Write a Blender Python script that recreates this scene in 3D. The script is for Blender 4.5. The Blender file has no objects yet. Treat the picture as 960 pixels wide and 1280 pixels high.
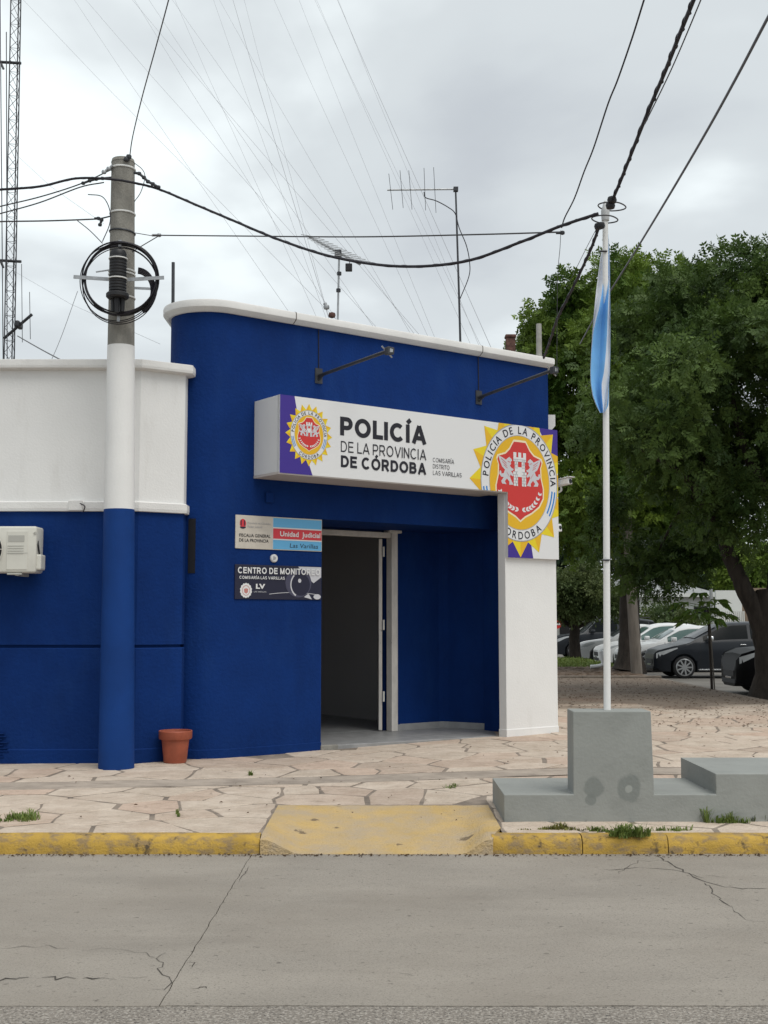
import bpy, bmesh, math, random
import numpy as np
from mathutils import Vector
random.seed(7); RNG = np.random.default_rng(11)
SC = bpy.context.scene; COL = SC.collection
PI = math.pi

# ------------------------------------------------------------------ camera
FOC, HOR, EYE = 1500.0, 775.0, 1.6            # focal length and horizon of the photograph (pixels), eye height (m)
PITCH = math.atan((HOR - 640) / FOC)
cam = bpy.data.cameras.new('camera'); cam_ob = bpy.data.objects.new('camera', cam); COL.objects.link(cam_ob)
cam.sensor_fit = 'VERTICAL'; cam.sensor_height = 36; cam.lens = 36 * FOC / 1280
cam.clip_start = 0.1; cam.clip_end = 3000
cam_ob.location = (0, 0, EYE); cam_ob.rotation_euler = (PI / 2 + PITCH, 0, 0)
SC.camera = cam_ob

# ------------------------------------------------------------------ sky, sun, exposure
SUN_EL, SUN_AZ = math.radians(61), math.radians(140)      # azimuth clockwise from +Y
world = bpy.data.worlds.new('World'); SC.world = world; world.use_nodes = True
nt = world.node_tree; nt.nodes.clear(); N = nt.nodes.new; L = nt.links.new
out = N('ShaderNodeOutputWorld'); mixs = N('ShaderNodeMixShader')
b1 = N('ShaderNodeBackground'); b2 = N('ShaderNodeBackground')
sky = N('ShaderNodeTexSky'); sky.sky_type = 'NISHITA'; sky.sun_disc = False
sky.sun_elevation = SUN_EL; sky.sun_rotation = SUN_AZ
b1.inputs[1].default_value = 0.10; L(sky.outputs[0], b1.inputs[0])
tc = N('ShaderNodeTexCoord'); sep = N('ShaderNodeSeparateXYZ'); L(tc.outputs['Generated'], sep.inputs[0])
zz = N('ShaderNodeMath'); zz.operation = 'MAXIMUM'; zz.inputs[1].default_value = 0.0; L(sep.outputs[2], zz.inputs[0])
za = N('ShaderNodeMath'); za.operation = 'ADD'; za.inputs[1].default_value = 0.22; L(zz.outputs[0], za.inputs[0])
dx = N('ShaderNodeMath'); dx.operation = 'DIVIDE'; L(sep.outputs[0], dx.inputs[0]); L(za.outputs[0], dx.inputs[1])
dy = N('ShaderNodeMath'); dy.operation = 'DIVIDE'; L(sep.outputs[1], dy.inputs[0]); L(za.outputs[0], dy.inputs[1])
cmb = N('ShaderNodeCombineXYZ'); L(dx.outputs[0], cmb.inputs[0]); L(dy.outputs[0], cmb.inputs[1]); cmb.inputs[2].default_value = 25.5
n1 = N('ShaderNodeTexNoise'); n1.inputs['Scale'].default_value = 1.25; n1.inputs['Detail'].default_value = 6
n1.inputs['Roughness'].default_value = 0.45; n1.inputs['Distortion'].default_value = 0.2; L(cmb.outputs[0], n1.inputs['Vector'])
cr = N('ShaderNodeValToRGB'); L(n1.outputs['Fac'], cr.inputs[0])
cr.color_ramp.interpolation = 'EASE'
e = cr.color_ramp.elements
e[0].position = 0.38; e[0].color = (0.53, 0.565, 0.60, 1)
e[1].position = 0.63; e[1].color = (0.98, 1.05, 1.06, 1)
k = cr.color_ramp.elements.new(0.51); k.color = (0.66, 0.705, 0.725, 1)
hz = N('ShaderNodeMapRange'); hz.inputs[1].default_value = 0.02; hz.inputs[2].default_value = 0.34; hz.inputs[3].default_value = 0.10; hz.inputs[4].default_value = 1.0; L(zz.outputs[0], hz.inputs[0])
hm = N('ShaderNodeMix'); hm.data_type = 'RGBA'; L(hz.outputs[0], hm.inputs[0]); hm.inputs[6].default_value = (0.635, 0.675, 0.70, 1); L(cr.outputs[0], hm.inputs[7])   # clouds melt into an even veil towards the horizon
L(hm.outputs[2], b2.inputs[0]); b2.inputs[1].default_value = 0.81
mixs.inputs[0].default_value = 0.94
L(b1.outputs[0], mixs.inputs[1]); L(b2.outputs[0], mixs.inputs[2]); L(mixs.outputs[0], out.inputs[0])

sl = bpy.data.lights.new('sun', 'SUN'); sl.energy = 1.5; sl.angle = math.radians(40); sl.color = (1.0, 0.96, 0.90)
so = bpy.data.objects.new('sun', sl); COL.objects.link(so)
sdir = Vector((math.sin(SUN_AZ) * math.cos(SUN_EL), math.cos(SUN_AZ) * math.cos(SUN_EL), math.sin(SUN_EL)))
so.rotation_euler = sdir.to_track_quat('Z', 'Y').to_euler(); so.location = (20, -20, 40)
SC.view_settings.view_transform = 'Standard'; SC.view_settings.look = 'None'
SC.view_settings.exposure = 0.43; SC.view_settings.gamma = 1.0; SC.view_settings.use_curve_mapping = False
SC.render.engine = 'CYCLES'; SC.cycles.max_bounces = 6; SC.cycles.use_denoising = True

# ------------------------------------------------------------------ measuring: picture point -> point in the place
CP, SP = math.cos(PITCH), math.sin(PITCH)
def ray(u, v):
    x = (u - 480) / FOC; y = (640 - v) / FOC
    return Vector((x, CP - y * SP, SP + y * CP))
EYEV = Vector((0, 0, EYE))
def atY(u, v, Y): r = ray(u, v); return EYEV + r * (Y / r.y)
def atz(u, v, z): r = ray(u, v); return EYEV + r * ((z - EYE) / r.z)
ANG = math.radians(36.5)                                   # the corner front is turned 36.5 degrees from the street
FD = Vector((math.cos(ANG), math.sin(ANG), 0)); FN = Vector((math.sin(ANG), -math.cos(ANG), 0))
FA = Vector((-0.7293, 13.8632, 0))
def F(s, q, z): return FA + FD * s + FN * q + Vector((0, 0, z))   # along the front, out of it, up
def onF(u, v, q=0.0):
    P0 = FA + FN * q; r = ray(u, v); t = (P0 - EYEV).dot(FN) / r.dot(FN); P = EYEV + r * t
    return (P - FA).dot(FD), P.z

def smooth(t): t = max(0, min(1, t)); return t * t * (3 - 2 * t)
def zs(x, y):                                              # height of the pavement
    a = 0.022 * max(0.0, min(3.0, x + 0.8)) * smooth((y - 9.0) / 4.0)
    return 0.118 + a * (1 - 0.6 * smooth((y - 18) / 10))

# ------------------------------------------------------------------ mesh helper
def origin(o):
    v = Vector((0, 0, 0))
    while o is not None: v += o.location; o = o.parent
    return v
class MB:
    def __init__(self): self.v = []; self.f = []; self.m = []
    def add(self, vs, fs, mi=0):
        b = len(self.v); self.v += [tuple(p) for p in vs]
        self.f += [tuple(b + i for i in q) for q in fs]; self.m += [mi] * len(fs); return self
    def box(self, x, y, z, tf=None, mi=0):
        P = [(x[i], y[j], z[k]) for k in (0, 1) for j in (0, 1) for i in (0, 1)]
        if tf: P = [tf(*p) for p in P]
        return self.add(P, [(0, 2, 3, 1), (4, 5, 7, 6), (0, 1, 5, 4), (2, 6, 7, 3), (0, 4, 6, 2), (1, 3, 7, 5)], mi)
    def prism(self, poly, a, b, tf, mi=0):                 # poly in (s,z), between depths a and b
        n = len(poly); P = [tf(s, a, z) for s, z in poly] + [tf(s, b, z) for s, z in poly]
        return self.add(P, [tuple(range(n))[::-1], tuple(range(n, 2 * n))] + [(i, (i + 1) % n, n + (i + 1) % n, n + i) for i in range(n)], mi)
    def slab(self, poly, z0, z1, mi=0):                    # poly in (x,y)
        n = len(poly); P = [(x, y, z0) for x, y in poly] + [(x, y, z1) for x, y in poly]
        return self.add(P, [tuple(range(n))[::-1], tuple(range(n, 2 * n))] + [(i, (i + 1) % n, n + (i + 1) % n, n + i) for i in range(n)], mi)
    def tube(self, pts, r, n=8, cap=True, mi=0, closed=False):
        pts = [Vector(p) for p in pts]; m = len(pts)
        rs = r if hasattr(r, '__len__') else [r] * m
        V = []; up = None
        for i, p in enumerate(pts):
            if closed: t = pts[(i + 1) % m] - pts[i - 1]
            else: t = pts[min(i + 1, m - 1)] - pts[max(i - 1, 0)]
            t.normalize()
            if up is None:
                up = Vector((0, 0, 1)) if abs(t.z) < .9 else Vector((1, 0, 0))
            a = t.cross(up).normalized(); up = a.cross(t).normalized()
            for k in range(n):
                w = 2 * PI * k / n; V.append(p + (a * math.cos(w) + up * math.sin(w)) * rs[i])
        Fc = []
        for i in range(m if closed else m - 1):
            j = (i + 1) % m
            for k in range(n): Fc.append((i * n + k, i * n + (k + 1) % n, j * n + (k + 1) % n, j * n + k))
        if cap and not closed: Fc += [tuple(range(n))[::-1], tuple(range((m - 1) * n, m * n))]
        return self.add(V, Fc, mi)
    def lathe(self, prof, c, n=24, axis='z', mi=0, cap=True):        # prof [(r,h)]
        V = []; c = Vector(c)
        for r, h in prof:
            for k in range(n):
                w = 2 * PI * k / n; a, b = r * math.cos(w), r * math.sin(w)
                V.append(c + (Vector((a, b, h)) if axis == 'z' else Vector((a, h, b)) if axis == 'y' else Vector((h, a, b))))
        m = len(prof); Fc = [(i * n + k, i * n + (k + 1) % n, (i + 1) * n + (k + 1) % n, (i + 1) * n + k) for i in range(m - 1) for k in range(n)]
        if cap: Fc += [tuple(range(n))[::-1], tuple(range((m - 1) * n, m * n))]
        return self.add(V, Fc, mi)
    def sweep(self, path, prof, mi=0):                     # path in plan (outward on the right), profile (outward, z)
        P = [Vector((p[0], p[1])) for p in path]; m = len(P); n = len(prof); V = []
        for i in range(m):
            d0 = (P[i] - P[i - 1]).normalized() if i else (P[1] - P[0]).normalized()
            d1 = (P[i + 1] - P[i]).normalized() if i < m - 1 else d0
            n0 = Vector((d0.y, -d0.x)); n1 = Vector((d1.y, -d1.x)); b = (n0 + n1).normalized(); b = b / max(.3, b.dot(n0))
            for o, z in prof: V.append((P[i].x + b.x * o, P[i].y + b.y * o, z))
        Fc = [(i * n + k, i * n + (k + 1) % n, (i + 1) * n + (k + 1) % n, (i + 1) * n + k) for i in range(m - 1) for k in range(n)]
        Fc += [tuple(range(n))[::-1], tuple(range((m - 1) * n, m * n))]
        return self.add(V, Fc, mi)
    def build(self, name, mat, parent=None, smooth=None, bevel=0, fix=True, seg=2):
        o0 = origin(parent) if parent else Vector((0, 0, 0))
        me = bpy.data.meshes.new(name)
        me.from_pydata([(p[0] - o0.x, p[1] - o0.y, p[2] - o0.z) for p in self.v], [], self.f)
        for mt in (mat if isinstance(mat, (list, tuple)) else [mat]): me.materials.append(mt)
        if any(self.m): me.polygons.foreach_set('material_index', self.m)
        if fix or bevel:
            bm = bmesh.new(); bm.from_mesh(me)
            if fix: bmesh.ops.recalc_face_normals(bm, faces=bm.faces)
            if bevel:
                ed = [e for e in bm.edges if len(e.link_faces) == 2 and e.calc_face_angle(0) > .5]
                bmesh.ops.bevel(bm, geom=ed, offset=bevel, segments=seg, affect='EDGES', clamp_overlap=True, profile=.5)
            bm.to_mesh(me); bm.free()
        if smooth is not None:
            me.polygons.foreach_set('use_smooth', [True] * len(me.polygons))
            me.set_sharp_from_angle(angle=math.radians(smooth))
        o = bpy.data.objects.new(name, me); COL.objects.link(o)
        if parent: o.parent = parent
        return o
def tag(o, label=None, cat=None, group=None, kind=None):
    if label: o['label'] = label
    if cat: o['category'] = cat
    if group: o['group'] = group
    if kind: o['kind'] = kind
    return o
def thing(name, loc, label, cat, group=None):
    o = bpy.data.objects.new(name, None); COL.objects.link(o); o.location = loc; o.empty_display_size = .1
    return tag(o, label, cat, group)
def copy_tree(o, parent=None):
    c = o.copy(); COL.objects.link(c); c.parent = parent
    for ch in list(o.children): copy_tree(ch, c)
    return c
def curve_pts(pts, n=8):                                   # smooth line through points
    P = [Vector(p) for p in pts]; R = []
    for i in range(len(P) - 1):
        a = P[i - 1] if i else P[0] * 2 - P[1]; b = P[i]; c = P[i + 1]; d = P[i + 2] if i + 2 < len(P) else P[-1] * 2 - P[-2]
        for k in range(n):
            t = k / n
            R.append(.5 * ((2 * b) + (c - a) * t + (2 * a - 5 * b + 4 * c - d) * t * t + (3 * b - a - 3 * c + d) * t ** 3))
    R.append(P[-1]); return R

# ------------------------------------------------------------------ materials
MATS = {}
def M(name, col, rough=.7, var=.0, scale=3., bump=0., bscale=40., metal=0., spec=.4, col2=None, detail=6, stretch=(1, 1, 1), lo=.35, hi=.65, trans=0):
    if name in MATS: return MATS[name]
    m = bpy.data.materials.new(name); m.use_nodes = True; t = m.node_tree; p = t.nodes['Principled BSDF']
    p.inputs['Roughness'].default_value = rough; p.inputs['Metallic'].default_value = metal
    p.inputs['Specular IOR Level'].default_value = spec
    p.inputs['Base Color'].default_value = (*col, 1)
    if var or col2 or bump:
        g = t.nodes.new('ShaderNodeNewGeometry'); mp = t.nodes.new('ShaderNodeMapping')
        mp.inputs['Scale'].default_value = stretch; t.links.new(g.outputs['Position'], mp.inputs[0])
    if var or col2:
        nz = t.nodes.new('ShaderNodeTexNoise'); nz.inputs['Scale'].default_value = scale; nz.inputs['Detail'].default_value = detail
        nz.inputs['Roughness'].default_value = .6
        t.links.new(mp.outputs[0], nz.inputs['Vector'])
        r = t.nodes.new('ShaderNodeValToRGB'); t.links.new(nz.outputs['Fac'], r.inputs[0])
        c2 = col2 or tuple(c * (1 + var) for c in col); c1 = col if col2 else tuple(c * (1 - var) for c in col)
        r.color_ramp.elements[0].position = lo; r.color_ramp.elements[0].color = (*c1, 1)
        r.color_ramp.elements[1].position = hi; r.color_ramp.elements[1].color = (*c2, 1)
        t.links.new(r.outputs[0], p.inputs['Base Color'])
    if bump:
        nb = t.nodes.new('ShaderNodeTexNoise'); nb.inputs['Scale'].default_value = bscale; nb.inputs['Detail'].default_value = 5
        t.links.new(mp.outputs[0], nb.inputs['Vector'])
        b = t.nodes.new('ShaderNodeBump'); b.inputs['Strength'].default_value = bump; b.inputs['Distance'].default_value = .02
        t.links.new(nb.outputs['Fac'], b.inputs['Height']); t.links.new(b.outputs[0], p.inputs['Normal'])
    MATS[name] = m; return m
def nodes_of(m): t = m.node_tree; return t, t.nodes['Principled BSDF']
def layer(m, col, scale, lo, hi, stretch=(1, 1, 1), amount=1.0, detail=6, rough=.65):
    """a second noise colour over what the material already has"""
    t, p = nodes_of(m); lk = p.inputs['Base Color'].links
    g = t.nodes.new('ShaderNodeNewGeometry'); mp = t.nodes.new('ShaderNodeMapping'); mp.inputs['Scale'].default_value = stretch
    t.links.new(g.outputs['Position'], mp.inputs[0])
    nz = t.nodes.new('ShaderNodeTexNoise'); nz.inputs['Scale'].default_value = scale; nz.inputs['Detail'].default_value = detail; nz.inputs['Roughness'].default_value = rough
    t.links.new(mp.outputs[0], nz.inputs['Vector'])
    mr = t.nodes.new('ShaderNodeMapRange'); mr.inputs[1].default_value = lo; mr.inputs[2].default_value = hi; mr.inputs[4].default_value = amount
    t.links.new(nz.outputs['Fac'], mr.inputs[0])
    mx = t.nodes.new('ShaderNodeMix'); mx.data_type = 'RGBA'
    t.links.new(mr.outputs[0], mx.inputs[0])
    if lk: t.links.new(lk[0].from_socket, mx.inputs[6])
    else: mx.inputs[6].default_value = p.inputs['Base Color'].default_value
    mx.inputs[7].default_value = (*col, 1)
    t.links.new(mx.outputs[2], p.inputs['Base Color'])
    return m
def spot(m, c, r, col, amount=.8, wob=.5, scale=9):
    """an irregular stain or patch of painted shade round a point"""
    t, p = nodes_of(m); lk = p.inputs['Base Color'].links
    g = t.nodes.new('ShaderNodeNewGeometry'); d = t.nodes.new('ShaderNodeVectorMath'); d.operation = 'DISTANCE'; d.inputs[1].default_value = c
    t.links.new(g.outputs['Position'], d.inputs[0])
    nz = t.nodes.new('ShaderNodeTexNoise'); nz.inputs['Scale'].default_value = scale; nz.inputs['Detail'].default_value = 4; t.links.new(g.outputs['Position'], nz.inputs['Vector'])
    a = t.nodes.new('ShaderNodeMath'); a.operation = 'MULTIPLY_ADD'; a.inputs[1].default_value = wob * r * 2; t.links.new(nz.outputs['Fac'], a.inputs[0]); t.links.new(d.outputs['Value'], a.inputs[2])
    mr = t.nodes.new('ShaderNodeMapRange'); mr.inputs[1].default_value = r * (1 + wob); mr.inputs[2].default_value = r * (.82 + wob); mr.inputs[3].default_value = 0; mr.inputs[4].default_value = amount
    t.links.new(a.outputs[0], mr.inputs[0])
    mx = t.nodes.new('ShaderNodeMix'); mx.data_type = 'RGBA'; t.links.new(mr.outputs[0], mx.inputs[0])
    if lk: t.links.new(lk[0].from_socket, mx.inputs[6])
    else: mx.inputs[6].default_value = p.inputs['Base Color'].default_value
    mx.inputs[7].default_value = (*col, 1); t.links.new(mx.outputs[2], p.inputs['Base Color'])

m_road = M('road_concrete', (.278, .250, .215), .9, .10, 1.3, .5, 70, stretch=(.6, 1.3, 1))
layer(m_road, (.36, .33, .285), 130, .52, .70, amount=.6, detail=2); layer(m_road, (.12, .106, .09), 95, .56, .66, amount=.65, detail=3)
layer(m_road, (.085, .075, .063), 17, .62, .68, stretch=(1, 1.5, 1), amount=.75, detail=5); layer(m_road, (.10, .09, .076), 5, .66, .70, stretch=(1, 8, 1), amount=.6, detail=9)
layer(m_road, (.215, .187, .155), .55, .45, .7, amount=.6); layer(m_road, (.16, .14, .118), 1.1, .58, .75, stretch=(.35, 1, 1), amount=.35)
m_coarse = M('coarse_asphalt', (.225, .20, .172), .95, .15, 2, 1.0, 60); layer(m_coarse, (.42, .385, .34), 62, .48, .64, amount=.85, detail=2); layer(m_coarse, (.05, .046, .042), 80, .56, .66, amount=.8, detail=2)
m_asph = M('street_asphalt', (.16, .15, .135), .9, .2, .8, .3, 40)
m_mortar = M('mortar', (.225, .185, .15), .95, .3, 5, .5, 60)
m_strip = M('strip_concrete', (.35, .295, .245), .95, .2, 3, .5, 60); layer(m_strip, (.20, .17, .14), 5, .55, .68, stretch=(1, 3, 1), amount=.7)
m_ground = M('far_ground', (.16, .145, .12), .95, .25, .3)
m_dirt = M('verge_dirt', (.11, .075, .05), .95, .35, 2.5, .6, 20)
m_white = M('white_paint', (.74, .735, .72), .75, .03, 1.2, .12, 45)
layer(m_white, (.55, .53, .50), 2.2, .56, .85, stretch=(2.2, 2.2, .5), amount=.45); layer(m_white, (.50, .48, .45), 30, .66, .78, amount=.4)
m_blue = M('blue_paint', (.0026, .0250, .132), .8, .14, 1.1, .30, 30, spec=.14)
layer(m_blue, (.0036, .031, .156), 14, .5, .8, stretch=(1, 1, .35), amount=.5)
layer(m_blue, (.010, .042, .160), 1.9, .52, .76, stretch=(1.2, 1.2, .45), amount=.5); layer(m_blue, (.0022, .020, .105), 2.4, .52, .72, stretch=(1.5, 1.5, .35), amount=.55)
m_bluepole = M('blue_pole_paint', (.0038, .038, .180), .7, .08, 2.5, .1, 60, spec=.2)
m_conc = M('pole_concrete', (.235, .225, .20), .9, .15, 9, .4, 90, stretch=(1, 1, .5))
layer(m_conc, (.34, .32, .28), 12, .58, .75, stretch=(1, 1, .3), amount=.6)
layer(m_conc, (.08, .075, .065), 10, .66, .80, stretch=(1.5, 1.5, .2), amount=.5)
m_cornice = M('cornice_white', (.70, .69, .67), .8, .05, 3, .2, 60); layer(m_cornice, (.42, .40, .36), 6, .62, .8, stretch=(1, 1, 2), amount=.4)
m_grey = M('monument_grey', (.268, .278, .262), .75, .06, 2, .15, 40)
layer(m_grey, (.20, .21, .195), 3, .52, .75, stretch=(1, 1, 1.8), amount=.6); layer(m_grey, (.32, .33, .305), 9, .60, .78, stretch=(.5, 1, 2), amount=.6); layer(m_grey, (.15, .15, .135), 40, .68, .74, amount=.6)
m_grey2 = m_grey
m_stone = M('paving_stone', (.44, .362, .292), .9, .0, 5, 1.0, 26, col2=(.55, .468, .39))
layer(m_stone, (.40, .30, .235), 2.2, .5, .75, amount=.55); layer(m_stone, (.22, .175, .14), 14, .57, .70, stretch=(.6, 1.5, 1), amount=.7, detail=9); layer(m_stone, (.60, .53, .45), 45, .56, .70, amount=.5, detail=4)
def per_object(m, dark, pink):
    t, p = nodes_of(m); lk = p.inputs['Base Color'].links[0].from_socket
    oi = t.nodes.new('ShaderNodeObjectInfo'); r = t.nodes.new('ShaderNodeValToRGB'); t.links.new(oi.outputs['Random'], r.inputs[0])
    r.color_ramp.elements[0].color = (*dark, 1); r.color_ramp.elements[1].color = (1.06, 1.05, 1.04, 1); kk = r.color_ramp.elements.new(.22); kk.color = (*pink, 1)
    k2 = r.color_ramp.elements.new(.42); k2.color = (.98, .97, .95, 1)
    mx = t.nodes.new('ShaderNodeMix'); mx.data_type = 'RGBA'; mx.blend_type = 'MULTIPLY'; mx.inputs[0].default_value = 1
    t.links.new(lk, mx.inputs[6]); t.links.new(r.outputs[0], mx.inputs[7]); t.links.new(mx.outputs[2], p.inputs['Base Color'])
spot(m_stone, (4.6, 25.5, .15), 6.2, (.12, .09, .066), .80, .5, .55)  # tree shade painted into the stone colour, together with dirt under the crowns
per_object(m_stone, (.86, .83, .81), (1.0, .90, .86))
m_yel = M('kerb_yellow', (.42, .265, .05), .85, .14, 4, .35, 70); layer(m_yel, (.23, .165, .095), 9, .47, .62, stretch=(1, 1, 2), amount=.85, detail=9); layer(m_yel, (.06, .045, .03), 11, .57, .66, amount=.85, detail=9)
m_ramp = M('ramp_yellow', (.52, .36, .145), .9, .08, 3, .8, 60); layer(m_ramp, (.42, .335, .235), 3.2, .38, .62, amount=.9, detail=9); layer(m_ramp, (.46, .33, .15), 60, .5, .7, amount=.5); layer(m_ramp, (.12, .09, .06), 18, .66, .72, stretch=(.5, 1.3, 1), amount=.7, detail=8)
for c_, r_ in ((atz(376, 1046, .02), .06), (atz(392, 1030, .05), .05), (atz(584, 1052, .02), .06), (atz(575, 1030, .04), .05), (atz(500, 1058, .01), .03), (atz(420, 1040, .03), .04)): spot(m_ramp, tuple(c_), r_, (.13, .095, .06), .8, 1.1, 26)
m_black = M('black_plastic', (.012, .012, .014), .5); m_cable = M('cable_black', (.014, .012, .018), .55); m_wire = M('wire_grey', (.06, .06, .065), .5)
m_guy = M('guy_wire', (.26, .265, .28), .5)
m_steel = M('galvanised_steel', (.36, .37, .38), .45, .15, 12, metal=.6); m_dsteel = M('dark_steel', (.05, .052, .058), .5, .2, 9, metal=.4)
m_strap = M('strap_white', (.68, .68, .66), .5)
m_terra = M('terracotta_plastic', (.33, .085, .045), .55, .12, 9, .1, 30)
m_ac = M('ac_cream', (.60, .59, .53), .5, .04, 5); m_acd = M('ac_grey', (.40, .395, .36), .6)
m_tile = M('porch_tile', (.25, .25, .25), .45, .15, 6); m_room = M('room_plaster', (.52, .50, .47), .9)
m_door = M('door_paint', (.58, .55, .51), .6, .12, 8, .1, 40, stretch=(1, 1, .4)); layer(m_door, (.13, .10, .08), 12, .66, .72, amount=.8)
m_skirt = M('skirting', (.30, .30, .30), .6, .1, 6)
m_chim = M('old_brick', (.10, .05, .04), .9, .4, 14, .5, 30)
# printed colours
p_white = M('print_white', (.70, .70, .70), .45); p_ink = M('print_ink', (.012, .011, .018), .45); p_pur = M('print_violet', (.045, .022, .24), .45)
p_yel = M('print_yellow', (.74, .58, .015), .45); p_ora = M('print_amber', (.72, .42, .012), .45); p_red = M('print_red', (.56, .035, .03), .45)
p_cream = M('print_cream', (.80, .70, .48), .45); p_grey = M('print_grey', (.34, .34, .36), .5); p_sky = M('print_blue', (.02, .20, .55), .45)
p_beige = M('plaque_beige', (.58, .53, .46), .55, .06, 9); p_lblue = M('plaque_blue', (.13, .42, .70), .5); p_pred = M('plaque_red', (.62, .045, .06), .5)
p_navy = M('plaque_navy', (.014, .014, .035), .4); p_lgrey = M('plaque_light', (.55, .55, .58), .5); p_mid = M('plaque_mid', (.06, .06, .10), .5)

# ------------------------------------------------------------------ lettering
_dg = bpy.context.evaluated_depsgraph_get
_TC = {}
def text2d(s, bold=0.0):
    if (s, bold) in _TC: return _TC[(s, bold)]
    c = bpy.data.curves.new('t', 'FONT'); c.body = s; c.size = 1; c.resolution_u = 3; c.offset = bold; c.fill_mode = 'FRONT'
    o = bpy.data.objects.new('t', c); COL.objects.link(o); bpy.context.view_layer.update()
    me = bpy.data.meshes.new_from_object(o.evaluated_get(_dg()))
    V = [(v.co.x, v.co.y) for v in me.vertices]; Fc = [tuple(p.vertices) for p in me.polygons]
    bpy.data.objects.remove(o); bpy.data.curves.remove(c); bpy.data.meshes.remove(me)
    _TC[(s, bold)] = (V, Fc); return V, Fc
PLAIN = str.maketrans('ÍÓÁ', 'IOA')
def text_fit(mb, s, x0, x1, z0, z1, q, tf, bold=0.0, shear=0.0, caps=True):
    V, Fc = text2d(s, bold); B, _ = text2d(s.translate(PLAIN), bold)
    ax, bx = min(p[0] for p in B), max(p[0] for p in B)
    H, _ = text2d('H', bold); az, bz = (min(p[1] for p in H), max(p[1] for p in H))
    kx = (x1 - x0) / (bx - ax); kz = (z1 - z0) / (bz - az)
    mb.add([tf(x0 + (x - ax) * kx + shear * (y - az) * kz, q, z0 + (y - az) * kz) for x, y in V], Fc)

def _arc(cx, cz, rx, rz, a0, a1, n=14): return [(cx + rx * math.cos(math.radians(a0 + (a1 - a0) * i / n)), cz + rz * math.sin(math.radians(a0 + (a1 - a0) * i / n))) for i in range(n + 1)]
def glyph(ch, h):
    """centre lines of a plain grotesque capital one unit high, stroke half width h"""
    t = 1 - h; b = h
    def bowl(z0, z1, xr): r = (z1 - z0) / 2; return [(h, z1), (xr - r * .95, z1)] + _arc(xr - r * .95, (z0 + z1) / 2, r * .95, r, 90, -90, 10)[1:] + [(h, z0)]
    g = {'I': (.0, [[(h, 0), (h, 1)]]), 'L': (.62, [[(h, 0), (h, 1)], [(h, b), (.62, b)]]),
         'P': (.74, [[(h, 0), (h, 1)], bowl(.42, t, .74 - h)]), 'O': (.96, [_arc(.48, .5, .48 - h, .515 - h, 0, 360, 32)]),
         'C': (.88, [_arc(.47, .5, .47 - h, .515 - h, 48, 318, 26)]), 'A': (.96, [[(h * 1.05, 0), (.48, 1)], [(.96 - h * 1.05, 0), (.48, 1)], [(.22, .29 + h * .2), (.74, .29 + h * .2)]]),
         'D': (.82, [[(h, 0), (h, 1)], [(h, t), (.36, t)] + _arc(.36, .5, .46 - h, .5 - h, 90, -90, 16)[1:] + [(h, b)]]), 'E': (.70, [[(h, 0), (h, 1)], [(h, t), (.69, t)], [(h, .52), (.64, .52)], [(h, b), (.70, b)]]),
         'R': (.82, [[(h, 0), (h, 1)], bowl(.45, t, .77 - h), [(.40, .45), (.80 - h * .8, 0)]]), 'B': (.78, [[(h, 0), (h, 1)], bowl(.52, t, .73 - h), bowl(b, .52, .78 - h)]),
         'V': (.92, [[(h * 1.0, 1), (.46, 0)], [(.92 - h * 1.0, 1), (.46, 0)]]), 'N': (.78, [[(h, 0), (h, 1)], [(.78 - h, 0), (.78 - h, 1)], [(h, 1 - h * .6), (.78 - h, h * .6)]]),
         'T': (.76, [[(0, t), (.76, t)], [(.38, 0), (.38, 1)]]), 'M': (.90, [[(h, 0), (h, 1)], [(.90 - h, 0), (.90 - h, 1)], [(h, 1 - h * .6), (.45, .05)], [(.90 - h, 1 - h * .6), (.45, .05)]]),
         'S': (.76, [_arc(.38, .735 - h * .3, .36 - h, .265 - h * .62, 25, 270, 16) + _arc(.38, .265 + h * .3, .37 - h, .265 - h * .62, 90, -150, 16)[1:]])}
    return g.get(ch, (.4, []))
ACC = {'Í': 'I', 'Ó': 'O', 'Á': 'A'}
def stroke_text(mb, s, x0, x1, z0, z1, q, tf, h=.1, gap=.15):
    pen = 0; S = []
    for ch in s:
        if ch == ' ': pen += .34; continue
        b_ = ACC.get(ch, ch); w, lines = glyph(b_, h); w = max(w, 2 * h)
        for ln in lines: S.append([(pen + x, z) for x, z in ln])
        if ch != b_: S.append([(pen + w / 2 - .03, 1.08), (pen + w / 2 + .17, 1.28)])
        pen += w + gap * (.55 if b_ in 'AVLT' else 1)
    pen -= gap; kx, kz = (x1 - x0) / pen, (z1 - z0); hx, hz = h * kx, h * kz
    for i, ln in enumerate(S):
        P = [Vector((x0 + x * kx, z0 + z * kz)) for x, z in ln]; m = len(P); closed = (P[0] - P[-1]).length < 1e-5; V = []
        for j in range(m):
            a = P[j] - P[j - 1] if j else (P[-1] - P[-2] if closed else P[1] - P[0]); c = P[j + 1] - P[j] if j < m - 1 else (P[1] - P[0] if closed else a)
            a, c = a.normalized(), c.normalized(); n0 = Vector((-a.y, a.x)); n1 = Vector((-c.y, c.x)); b_ = (n0 + n1)
            b_ = b_.normalized() if b_.length > 1e-4 else n1; k_ = 1 / max(.5, b_.dot(n1)); o = Vector((b_.x * hx, b_.y * hz)) * k_
            V += [tf(P[j].x + o.x, q + .0002 * i, P[j].y + o.y), tf(P[j].x - o.x, q + .0002 * i, P[j].y - o.y)]
        mb.add(V, [(2 * j, 2 * j + 1, 2 * j + 3, 2 * j + 2) for j in range(m - 1)])

# ================================================================== SETTING
g = MB().slab([(-600, -60), (600, -60), (600, 1500), (-600, 1500)], -.5, -.125).build('ground', m_ground); tag(g, kind='structure')
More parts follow.
